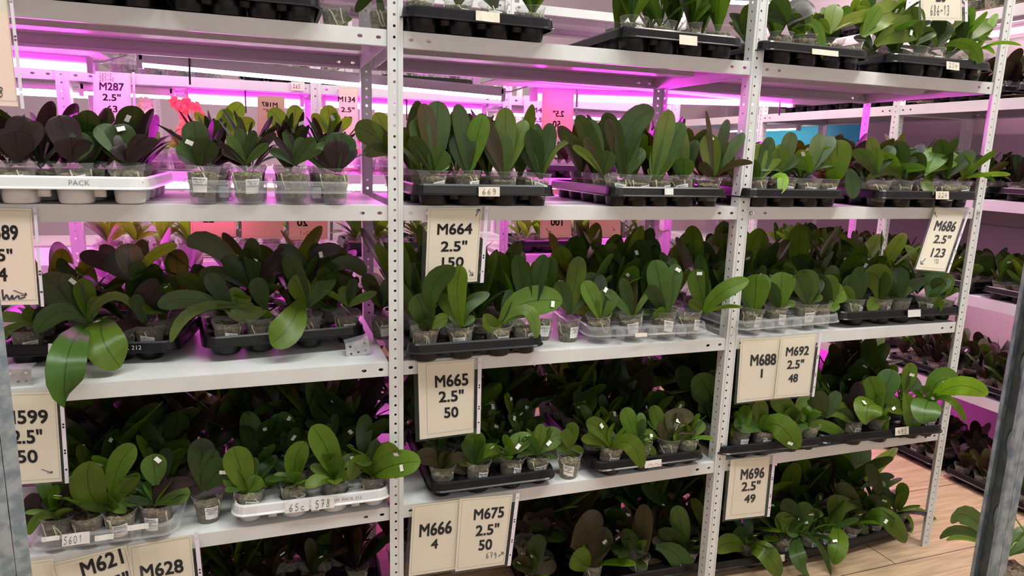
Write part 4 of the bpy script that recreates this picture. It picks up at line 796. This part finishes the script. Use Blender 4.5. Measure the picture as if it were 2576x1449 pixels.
         (2070, 1360, (2100, 1325), 'g', 0, [(2106, 1244, 44, {'roll': 0}), (2166, 1270, 38, {'m': (2125, 1265)}), (2094, 1418, 44, {'m': (2110, 1360), 'dy': -.12, 'my': -.10, 'roll': 0, 't': .6}), (2060, 1330, 40), (2120, 1310, 20)])],
 'F3b': [(2132, 1340, (2165, 1315), 'gd', 0, [(2140, 1262, 30), (2110, 1215, 40, {'c': 'd'}), (2170, 1365, 28, {'dy': -.03})]),
         (2195, 1340, (2220, 1305), 'dg', 0, [(2180, 1168, 30, {'b': (2216, 1256), 'c': 'd', 'roll': .3}), (2250, 1198, 18, {'b': (2166, 1230), 'c': 'd'}), (2216, 1246, 38, {'roll': 0, 't': .8}), (2278, 1366, 44, {'b': (2175, 1312), 'm': (2225, 1300), 'dy': -.11, 'my': -.09, 't': .55, 'roll': 0}), (2180, 1250, 40, {'c': 'd'})]),
         (2255, 1322, (2262, 1284), 'g', 0, [(2272, 1214, 28, {'roll': .2}), (2360, 1314, 16, {'m': (2310, 1285), 't': .7}), (2228, 1242, 24, {'c': 'd'}), (2316, 1272, 8, {'m': (2270, 1290)}), (2292, 1340, 26, {'dy': -.03})])],
}
RND = random.Random(5)
STICK = {'s': 'sticker_paper', 'w': 'white_paper'}
def put_plant(P, base, leaves, tn, label, group, lab, tilt=(0, 0), sd=0, med=None, extra=None):
    rnd = random.Random(sd); fol = MB(); tg = []; o = np.array(P, float)
    if extra: rand_foliage(fol, tg, random.Random(sd + 7), extra, sc_=.88, ptag=.4)
    hero_foliage(fol, tg, base, leaves, rnd, tn, o)
    return plant(P, label, group, fol, tg, (lab, rnd.uniform(-.008, .008)) if lab else None, med, rnd, tilt, rnd.uniform(-.5, .5))
MASS = MB(); MASSPOT = MB(); MASSMED = MB()
def mass_plant(loc, rnd, st, pots=True, scale=1.0):
    rand_foliage(MASS, None, rnd, st, ox=loc[0], oy=loc[1], oz=loc[2], sc_=scale)
    if pots:
        mb = MB(); mb.lathe([(.0255, .003), (.0318, .054), (.0355, .0635), (.038, .072)], 10, True); MASSPOT.add([np.array(p) + loc for p in mb.v], mb.f)
        mb = MB(); mb.lathe([(.0245, .004), (.0308, .052)], 8, False, True); MASSMED.add([np.array(p) + loc for p in mb.v], mb.f)
ROWN = ['front row', 'second row', 'third row', 'fourth row', 'fifth row']
SIDE = {'tall': 'tall', 'broad': 'broad-leaved', 'dark': 'dark-leaved', 'arch': 'long-leaved', 'small': 'small', 'spiky': 'narrow-leaved', 'low': 'spreading', 'wine': 'wine-leaved'}
for ti, (key, (lev, pl, pr, kind, rows, desc, st, txt, stick)) in enumerate(TR.items()):
    zl = ZL[lev]
    if lev in 'AB':
        yf = -.035; L0 = un(*pl, y=yf); R0 = un(*pr, y=yf)
    else: L0 = un(*pl, z=zl + .042); R0 = un(*pr, z=zl + .042)
    dx, dy = R0[0] - L0[0], R0[1] - L0[1]; rz = math.atan2(dy, dx); w = math.hypot(dx, dy); rz = max(-.12, min(.12, rz))
    ctr = (L0 + R0)/2; zt = zl + (.012 if key == 'C1b' else .0015); rows_fit = rows
    while rows_fit > 2 and ctr[1] + rows_fit*.086 + .02 > .515: rows_fit -= 1
    heroes = HERO.get(key); cs, sn = math.cos(rz), math.sin(rz); front = None
    if heroes:
        front = []
        for h_ in heroes:
            P = un(h_[0], h_[1], y=ctr[1] + .053) if lev in 'AB' else un(h_[0], h_[1], z=zt + .084)
            lx = (P[0] - ctr[0])*cs + (P[1] - ctr[1])*sn
            if lev not in 'AB':
                for _ in range(3):
                    q_ = ctr + np.array([lx*cs - .053*sn, lx*sn + .053*cs, 0]); P = un(h_[0], h_[1], y=q_[1]); lx = (P[0] - ctr[0])*cs + (P[1] - ctr[1])*sn
            front.append(max(-w/2 + .04, min(w/2 - .04, lx)))
        for i in range(1, len(front)): front[i] = max(front[i], front[i - 1] + .066)
        if front[-1] > w/2 - .036: w = 2*(front[-1] + .038)
    t = obj('plant_tray', tray_mesh(kind, rows_fit, 4, round(w, 3), front), None, (ctr[0], ctr[1], zt)); t.rotation_euler = (0, 0, rz)
    nm = {'k': 'black', 'w': 'white', 'c': 'clear'}[kind]
    dl = desc if any(s in desc for s in ('black', 'white', 'clear')) else 'black ' + desc
    tag(t, dl + ' holding rows of potted orchids', 'plant tray', 'plant trays on the front rack')
    for (su, sv, sw_, sh_, s_txt, sm) in stick:
        a, b = un(su, sv, y=ctr[1] - .006), un(su + sw_, sv + sh_, y=ctr[1] - .006)
        M = np.array([[math.cos(rz), math.sin(rz), 0], [-math.sin(rz), math.cos(rz), 0], [0, 0, 1]]); c0 = np.array([ctr[0], ctr[1], zt])
        shh = Sheet((su, sv), (su + sw_, sv + sw_*(pr[1] - pl[1])/(pr[0] - pl[0])), (su + sw_, sv + sh_ + sw_*(pr[1] - pl[1])/(pr[0] - pl[0])), (su, sv + sh_), ctr[1] - .0075)
        mb = MB(); n_ = 4; mb.add([M @ (shh.uv(i/n_, j) - c0) + np.array([0, -.0008*math.sin(i*1.7), 0]) for j in (0, 1) for i in range(n_ + 1)], [(i, n_ + 1 + i, n_ + 2 + i, i + 1) for i in range(n_)])
        so = obj('sticker', mb.mesh('sticker', STICK[sm]), t)
        if s_txt:
            mb = MB(); sl = (pr[1] - pl[1])/(pr[0] - pl[0]); put_scrib(mb, shh, s_txt, su + sw_*(.16 if len(s_txt) < 4 else .06), sv + sh_*.18, sw_*.72, sh_*.62, sl, .10); mb.v = [tuple(M @ (np.array(p) - c0) + np.array([0, -.0012, 0])) for p in mb.v]
            obj('handwriting', mb.mesh('handwriting', 'pink_ink' if s_txt == '~' else 'pen'), so)
    if kind == 'w' or key == 'C1a':
        s_ = {'B1a': 'PACK', 'D1b': 'NORM  PACK 212', 'C1a': 'PACK 212'}[key]; v, f = text_geo(s_, .0); xs = {'B1a': (.055, .019), 'D1b': (.075, .045), 'C1a': (.10, .032)}[key]
        v = (v - v.mean(0))/(v[:, 0].max() - v[:, 0].min()); mb = MB(); mb.add([(xs[0] + p[0]*xs[1]*2, .0002, {'k': .041, 'w': .046}[kind] + p[1]*xs[1]*2) for p in v], f)
        obj('embossed_lettering', mb.mesh('embossed_lettering', 'pale_ink' if kind == 'w' else 'housing'), t)
    grp = 'potted orchids on the front rack'
    def spot(c, r):
        lx = -w/2 + .01 + (c + .5)*(w - .02)/4; ly = .01 + (r + .5)*.086
        return np.array([ctr[0] + lx*cs - ly*sn, ctr[1] + lx*sn + ly*cs, zt + .012])
    for r in range(rows_fit):
        nind = {'A': 2, 'B': 2, 'C': 3, 'D': 3, 'F': 2}[lev]
        if key in ('A1a', 'A1b') or key == 'A2a' and r: break
        if lev == 'A' and r > 1: break
        if lev == 'B' and r > 3: break
        for c in range(4 if (r or not heroes) else len(heroes)):
            sd = ti*1000 + r*50 + c; rnd = random.Random(sd); P = spot(c, r)
            lab_ = '%s orchid, %s, %s from left, in the %s' % (SIDE[st], ROWN[r], ORD[c], desc)
            lab_ = lab_.replace(' from left, in the', ' from left in')
            if r == 0 and heroes:
                u, v, bs, tn, haslab, lv = heroes[c]
                lx = front[c]; P = np.array([ctr[0] + lx*cs - .053*sn, ctr[1] + lx*sn + .053*cs, zt + .012])
                base = un(*(bs or (u, v + 4)), y=P[1])
                tl = (rnd.gauss(0, .05), rnd.gauss(0, .05))
                put_plant(P, base, lv, tn, lab_, grp, txt if haslab or rnd.random() < .3 else None, tl, sd, 'medium2' if lev == 'F' else None, {'D': 'small', 'F': 'low'}.get(lev))
            elif r < nind:
                fol = MB(); tg = []; P = P + np.array([rnd.gauss(0, .004), rnd.gauss(0, .004), 0])
                rand_foliage(fol, tg, rnd, 'dark' if False else st, sc_=1.0 if r < 2 else 1.25)
                plant(P, lab_, grp, fol, tg, (txt, rnd.uniform(-.006, .006)) if txt and r == 0 and rnd.random() < .6 else None, None, rnd, (rnd.gauss(0, .06), rnd.gauss(0, .06)), rnd.uniform(-.6, .6), roots=r == 0)
            else: mass_plant(P, rnd, 'tall' if lev == 'C' and key > 'C2' else rnd.choice(('tall', 'wine', 'arch')) if lev in 'DF' else st, scale={'B': 1.0, 'C': 1.3, 'D': 1.65, 'F': 1.6}[lev])
for lev, xa, xb, n_ in (('D', -.95, -.04, 16), ('D', .05, .96, 14), ('D', 1.06, 1.6, 8), ('F', -.95, -.04, 18), ('F', .05, .96, 20), ('F', 1.06, 1.5, 8)):
    for i in range(n_):
        rnd = random.Random(i*77 + int(xa*100) + ord(lev)); mass_plant(np.array([xa + (xb - xa)*(i + .5)/n_, rnd.uniform(.36, .47), ZL[lev] + .01]), rnd, 'wine' if rnd.random() < .6 else 'tall', scale=1.55)
# loose single plants
def single(label, lev, u, v, base, tn, leaves, txt, y=None, sd=0, tilt=(0, 0), dz=0, med=None):
    P = un(u, v, z=ZL[lev] + .072) if y is None else un(u, v, y=y); P[2] = ZL[lev] + dz
    return put_plant(P, un(*base, y=P[1]), leaves, tn, label, 'potted orchids on the front rack', txt, tilt, 9000 + sd, med)
T664 = 'M664 B100 150\nPhal. Miki Chocolate\n218 2.5"\norchidqueen.ru'
single('orchid in a loose labelled pot half hidden behind the M665 tray corner', 'C', 1362, 792, (1366, 786), 'gd', [(1388, 645, 40, {'c': 'm'}), (1335, 704, 46, {'t': .8}), (1412, 700, 40, {'c': 'm', 't': .85}), (1350, 655, 44)], T664, sd=1)
single('orchid in the loose M664 pot left of the middle clear tray', 'C', 1430, 796, (1432, 790), 'gb', [(1458, 645, 46, {'roll': .1}), (1484, 788, 24), (1502, 690, 48, {'c': 'm'}), (1402, 708, 42, {'c': 'm'}), (1470, 740, 30, {'c': 'd'})], T664, sd=2)
single('orchid in a root-filled pot just left of the tall post, third shelf', 'C', 962, 790, (958, 772), 'gd', [(950, 732, 46), (985, 700, 34), (930, 720, 30, {'c': 'p'}), (915, 690, 36, {'c': 'd'}), (1000, 760, 22)], 'M589 B99 49', sd=3, med='medium2')
single('dark orchid in the loose M606 pot between trays 5601 and 578', 'D', 522, 1240, (514, 1232), 'dp', [(504, 1102, 62, {'roll': 0, 'c': 'd'}), (572, 1160, 62, {'roll': .1, 't': .66, 'c': 'd'}), (470, 1240, 20, {'c': 'p', 'm': (492, 1236)}), (540, 1130, 40, {'c': 'd'})], 'M606 B150 28\nPhal. Queen Beer\n\'Splash\' 2.5"\norchidqueen.ru', sd=4)
single('orchid in the loose M679 pot left of the pink-smeared tray', 'D', 1432, 1140, (1432, 1130), 'g', [(1442, 1062, 34, {'roll': 0}), (1468, 1140, 18), (1402, 1110, 28), (1420, 1080, 26)], 'M679 B250\nPhal. equestris\n2.5"\norchidqueen.ru', sd=5)
single('long-leaved orchid behind the tall post on the second shelf', 'B', 1000, 420, (996, 392), 'gm', [(893, 318, 58, {'roll': .1, 'c': 'g'}), (944, 284, 44, {'c': 'y'}), (916, 390, 34), (972, 330, 34, {'roll': .8}), (1050, 330, 36)], None, y=.20, sd=6)
for k, (bu, bv, lv, w_) in enumerate([((550, 352), None, [(488, 284, 22), (610, 260, 42), (574, 274, 36), (642, 308, 36), (520, 320, 26)], 'left'), ((734, 348), None, [(678, 276, 42), (746, 264, 38), (762, 322, 30), (700, 330, 26)], 'middle'), ((836, 348), None, [(824, 264, 42), (784, 288, 26), (846, 284, 26), (884, 298, 24), (860, 340, 24)], 'right')] if False else []): pass
for k, (bs, lv, w_) in enumerate([((550, 352), [(488, 284, 22), (610, 260, 42, {'roll': 0}), (574, 274, 36), (642, 308, 36), (520, 320, 26)], 'left'), ((734, 348), [(678, 276, 42, {'roll': 0}), (746, 264, 38, {'roll': 0}), (762, 322, 30), (700, 330, 26)], 'middle'), ((836, 348), [(824, 264, 42, {'roll': 0, 't': .5}), (784, 288, 26), (846, 284, 26), (884, 298, 24), (860, 340, 24)], 'right')]):
    single('bright backlit yellow-green orchid, %s one of three behind the clear tray' % w_, 'B', bs[0], 380, bs, 'y', lv, None, y=.46, sd=10 + k)
single('small bright orchid at the right end of the second top tray', 'A', 845, 66, (848, 62), 'yg', [(812, 36, 14), (866, 27, 15), (886, 48, 12), (828, 30, 14), (860, 44, 12)], None, y=.14, sd=14)
single('dark-leaved orchid hanging over the top beam left of the tall post', 'A', 962, 60, (950, -14), 'dg', [(894, 30, 24, {'dy': -.02}), (930, -60, 40), (962, 46, 18), (985, -50, 36)], None, y=.12, sd=15)
for k, (bs, lv) in enumerate([((330, 705), [(252, 618, 36, {'c': 'p'}), (322, 612, 58, {'c': 'b', 'roll': .1}), (446, 618, 26, {'c': 'y', 'm': (390, 640)}), (268, 640, 60, {'c': 'p'}), (200, 640, 40, {'c': 'p'}), (360, 660, 34)]),
                              ((640, 725), [(474, 622, 50, {'m': (540, 620), 'c': 'd'}), (632, 598, 40, {'t': .5, 'c': 'd', 'roll': 0}), (732, 618, 34, {'c': 'p'}), (560, 650, 40, {'c': 'd'}), (500, 690, 40, {'c': 'd'})]),
                              ((790, 705), [(862, 628, 34, {'m': (800, 640), 'c': 'p', 't': .6}), (918, 695, 36, {'c': 'd', 'm': (870, 660)}), (700, 635, 34, {'c': 'd', 'm': (740, 640)}), (770, 655, 50, {'c': 'p'}), (905, 735, 26, {'c': 'd'})])]):
    single('dark arching orchid rising behind the %s' % ('leftmost third-shelf black tray', 'bracket tray with a tagged upright leaf', 'bracket tray beside the grey rear post')[k], 'C', bs[0], 800, bs, 'dp', lv, None, y=.24, sd=20 + k)
single('pale broad-leaved orchid squeezed left of the M692 post on the fourth shelf', 'D', 1800, 1060, (1806, 1035), 'm', [(1752, 942, 64, {'roll': 0}), (1762, 1000, 66, {'roll': 0}), (1740, 975, 46, {'c': 'd'}), (1790, 930, 40, {'c': 'd'})], 'M692 B84 48', y=.12, sd=30)
single('small orchid with an upright tagged leaf behind the M675 tray', 'D', 1322, 1092, (1320, 1088), 'gd', [(1316, 1002, 42, {'roll': 0, 't': .72}), (1290, 1040, 26), (1352, 1060, 28), (1300, 1020, 24, {'c': 'd'})], None, sd=31)
single('orchid with arched pink-edged leaves behind the white 578 tray', 'D', 690, 1160, (688, 1152), 'gp', [(656, 1084, 32, {'c': 'm'}), (776, 1108, 46, {'m': (730, 1110)}), (638, 1130, 42), (738, 1158, 28), (700, 1040, 40, {'c': 'd', 't': .5}), (735, 1060, 22, {'c': 'p'})], None, sd=32)
single('leaning clear pot orchid beside the M675 sign on the floor', 'F', 1328, 1352, (1326, 1340), 'db', [(1345, 1290, 40, {'c': 'b'}), (1300, 1310, 30, {'c': 'p'}), (1370, 1320, 26, {'c': 'd'})], 'M679 B\nPhal. 2.5"\norchid', y=un(1328, 1352, z=.155)[1], sd=33, tilt=(.1, -.2), dz=.083)

# ------------------------------------------------------------------ rear and side racks
def simple_tray(loc, rz, label, kind, rows, cols, w, group):
    t = obj('plant_tray', tray_mesh(kind, rows, cols, w), None, loc); t.rotation_euler = (0, 0, rz); return tag(t, label, 'plant tray', group)
g3 = 'plant trays on the rear rack'
for k, (x, z, kind, st, w_) in enumerate([(-.70, .977, 'c', 'yel', 'clear tray of pots on the rear rack left of the orange notices'), (-.33, .977, 'c', 'yel', 'clear tray on the rear rack behind the orange notices'), (.15, .977, 'k', 'low', 'black tray on the rear rack behind the M664 sign'), (.86, .977, 'k', 'yel', 'black tray on the rear rack behind the mirrored 100 notice'), (1.14, .977, 'w', 'low', 'white tray on the rear rack at the far right'),
                                      (-.62, 1.292, 'c', 'yel', 'clear tray on the rear rack under the M287 sign'), (.2, 1.292, 'c', 'yel', 'clear tray on the rear rack behind the 669 tray'), (.95, 1.292, 'k', 'wine', 'black tray on the rear rack behind the tall leaves'),
                                      (-.62, 1.607, 'c', None, 'clear tray on the top rear shelf above the M287 sign'), (-.2, 1.607, 'k', None, 'black tray on the top rear shelf left of the grey post'), (.3, 1.607, 'k', None, 'black tray on the top rear shelf behind the third top tray'), (.98, 1.607, 'k', None, 'black tray on the top rear shelf behind the fourth top tray'),
                                      (-.55, .662, 'k', 'wine', 'black tray low on the rear rack behind tray 578'), (.25, .662, 'k', 'wine', 'black tray low on the rear rack behind the M665 sign'), (.95, .662, 'k', 'wine', 'black tray low on the rear rack behind the lower middle shelf')]):
    simple_tray((x, .985, z), 0, w_, kind, 3, 4, .36, g3)
    for r in range(2):
        for c in range(4):
            mass_plant(np.array([x - .17 + (c + .5)*.085, 1.04 + r*.086, z + .002]), RND, st or 'yel', scale=.9 if z < 1.2 else .62)
for z in (.34, .66):
    for k in range(48): mass_plant(np.array([RND.uniform(-1.3, 1.3), RND.uniform(1.0, 1.3), z + .004]), RND, 'wine', scale=1.25)
# side rack along the right wall: trays face the aisle (towards -x)
gs = 'plant trays on the side rack'; gp = 'potted orchids on the side rack'
names = {2.042: ('top shelf', 'broad'), 1.670: ('upper shelf', 'dark'), 1.252: ('second shelf', 'wine'), .834: ('middle shelf', 'broad'), .410: ('lower shelf', 'dark'), .002: ('floor level', 'wine')}
for z, (nm, st) in names.items():
    for b, yc in enumerate((.22, .64, 1.20, 1.62)):
        if z < 1.9 or b > 1:
            simple_tray((2.60 if z > .1 else 2.55, yc, z), -math.pi/2, 'black tray on the side rack %s, %s from the aisle end' % (nm, ORD[b]), 'k', 4, 4, .38, gs)
        for r in range(4):
            for c in range(4):
                P = np.array([(2.655 if z > .1 else 2.605) + r*.086, yc - .14 + c*.0925, z + .003]); rnd = random.Random(int(z*1000) + b*100 + r*10 + c)
                if r == 0 and b == 1 and z < 1.9 or r == 0 and b == 0 and z in (1.670, 1.252, .834):
                    fol = MB(); tg = []; rand_foliage(fol, tg, rnd, st)
                    plant(P, '%s orchid on the side rack %s, %s along the aisle edge' % ({'dark': 'dark', 'wine': 'wine-leaved', 'broad': 'broad-leaved'}[st], nm, ORD[b*4 + c]), gp, fol, tg, ('M%d B92 230\nPhal. 2.5"' % (690 + c), 0), None, rnd, (rnd.gauss(0, .06), rnd.gauss(0, .06)), -1.57 + rnd.uniform(-.3, .9), roots=False)
                elif r < 3 or z < 1: mass_plant(P, rnd, st)
MASSMAT = bpy.data.materials
mo = obj('rear_orchid_mass', MASS.mesh('rear_orchid_mass', 'leaf', True)); tag(mo, 'dense mass of potted orchids filling the rear rows and rear racks', 'potted orchids', None, 'stuff')
obj('pots', MASSPOT.mesh('pots', 'clear_pot', True), mo)['kind'] = 'stuff'
obj('growing_medium', MASSMED.mesh('growing_medium', 'medium', True), mo)['kind'] = 'stuff'

# flowering orchids on the rear rack
def bloom(label, x, y, z, sd, m, pts):
    rnd = random.Random(sd); fol = MB(); tg = []; rand_foliage(fol, tg, rnd, 'yel'); r = plant((x, y, z), label, None, fol, tg, None, None, rnd, roots=False); r['category'] = 'flowering orchid'; r.name = 'flowering_orchid'
    o = np.array([x, y, z])
    for i, (u, v) in enumerate(pts):
        tip = un(u, v, y=y - .02) - o; mb = MB(); mb.tube([(0, 0, .06), tip*.5 + np.array([.012, 0, .03]), tip], .0018, 5); obj('flower_stalk', mb.mesh('flower_stalk', 'stalk', True), r)
        for k in range(3):
            mb = MB(); c = tip + np.array([rnd.uniform(-.03, .03), rnd.uniform(-.015, .01), rnd.uniform(-.05, .012)])
            for a in range(5):
                q = a*1.257 + .3 + k; d = np.array([math.cos(q), -.25, math.sin(q)]); leaf(mb, c, c + d*.010, c + d*.021, .017, np.array([0, -1.0, 0]), (1, 1, 1), fold=.05, cup=.1)
            mb.tube([c, c + np.array([0, -.008, -.004])], .004, 6, .002)
            obj('flower', mb.mesh('flower', m, True), r)
bloom('cream flowering orchid right of the M287 sign', -.70, 1.05, 1.296, 71, 'pale_petal', [(352, 258), (365, 275)])
bloom('coral flowering orchid behind the narrow-leaved plants', -.56, 1.10, 1.296, 72, 'coral_petal', [(448, 262), (482, 270)])
bloom('coral flowering orchid with low blooms above the clear tray', -.47, 1.06, 1.296, 73, 'coral_petal', [(466, 296)])

# plant on the floor behind the right strut, with a flower spike
P = un(2538, 1408, z=.135); P[2] = 0
rnd = random.Random(3); fol = MB(); tg = []; b0 = un(2535, 1395, y=P[1])
hero_foliage(fol, tg, b0, [(2396, 1318, 46, {'m': (2440, 1300), 'roll': 0}), (2364, 1356, 22, {'m': (2430, 1335)}), (2380, 1360, 12, {'m': (2440, 1355)}), (2504, 1340, 26), (2590, 1330, 40), (2600, 1372, 22), (2496, 1388, 16), (2620, 1350, 40)], rnd, 'gm', P)
r = plant(P, 'orchid in a large clear pot with a green budding spike behind the right strut', None, fol, tg, None, 'medium2', rnd, scale=1.88)
for ch in r.children:
    if ch.name.startswith(('growing_medium', 'root')): ch.scale = (1.88,)*3
mb = MB(); pts = [un(u, v, y=P[1]) - P for u, v in ((2535, 1392), (2552, 1366), (2576, 1358), (2590, 1345))]; mb.tube(pts, .003, 6)
pts = [un(u, v, y=P[1]) - P for u, v in ((2590, 1350), (2572, 1328), (2556, 1306), (2545, 1296), (2534, 1303), (2520, 1302))]; mb.tube(pts, .0028, 6, .0015)
obj('flower_spike', mb.mesh('flower_spike', 'stalk', True), r)
for u, v in ((2520, 1301), (2530, 1310), (2541, 1295), (2553, 1302)):
    mb = MB(); mb.lathe([(.0006, -.007), (.005, -.003), (.006, .001), (.003, .006), (.0006, .008)], 10); obj('flower_bud', mb.mesh('flower_bud', 'stalk', True), r, un(u, v, y=P[1]) - P)

# perforated zinc brackets under the trays
def bracket(label, corners, y, dots):
    shh = Sheet(*corners, y); o = shh.uv(.5, 1); mb = MB()
    Lm = np.linalg.norm(shh.c[1] - shh.c[0]); Hm = np.linalg.norm(shh.c[3] - shh.c[0])
    holed(mb, lambda a, b: shh.uv(a/Lm, .5 + b/Hm) - o, 0, Lm, -Hm/2, 0, [(Lm*f, -Hm*.25, .003, .003, Lm*.09) for f in (.2, .8)])
    holed(mb, lambda a, b: shh.uv(a/Lm, .5 + b/Hm) - o, 0, Lm, 0, Hm/2, [(Lm*f, Hm*.22, .003, .003, Lm*.09) for f in (.2, .5, .8)])
    q = [shh.uv(0, 0) - o, shh.uv(1, 0) - o]; mb.add([q[0], q[1], q[1] + np.array([0, .04, 0]), q[0] + np.array([0, .04, 0])], [(0, 1, 2, 3)])
    b = obj('perforated_bracket', mb.mesh('perforated_bracket', 'zinc_plate'), None, o, .0015); return tag(b, label, 'bracket', 'zinc brackets propping the trays')
bracket('zinc perforated bracket under the tray left of the tall post', ((868, 866), (926, 850), (933, 889), (873, 904)), un(900, 895, z=.856)[1], ())
bracket('zinc perforated bracket in shade under the leftmost third-shelf tray', ((10, 930), (78, 926), (80, 970), (14, 974)), un(40, 972, z=.856)[1], ())
print('individual orchids', NIND[0])
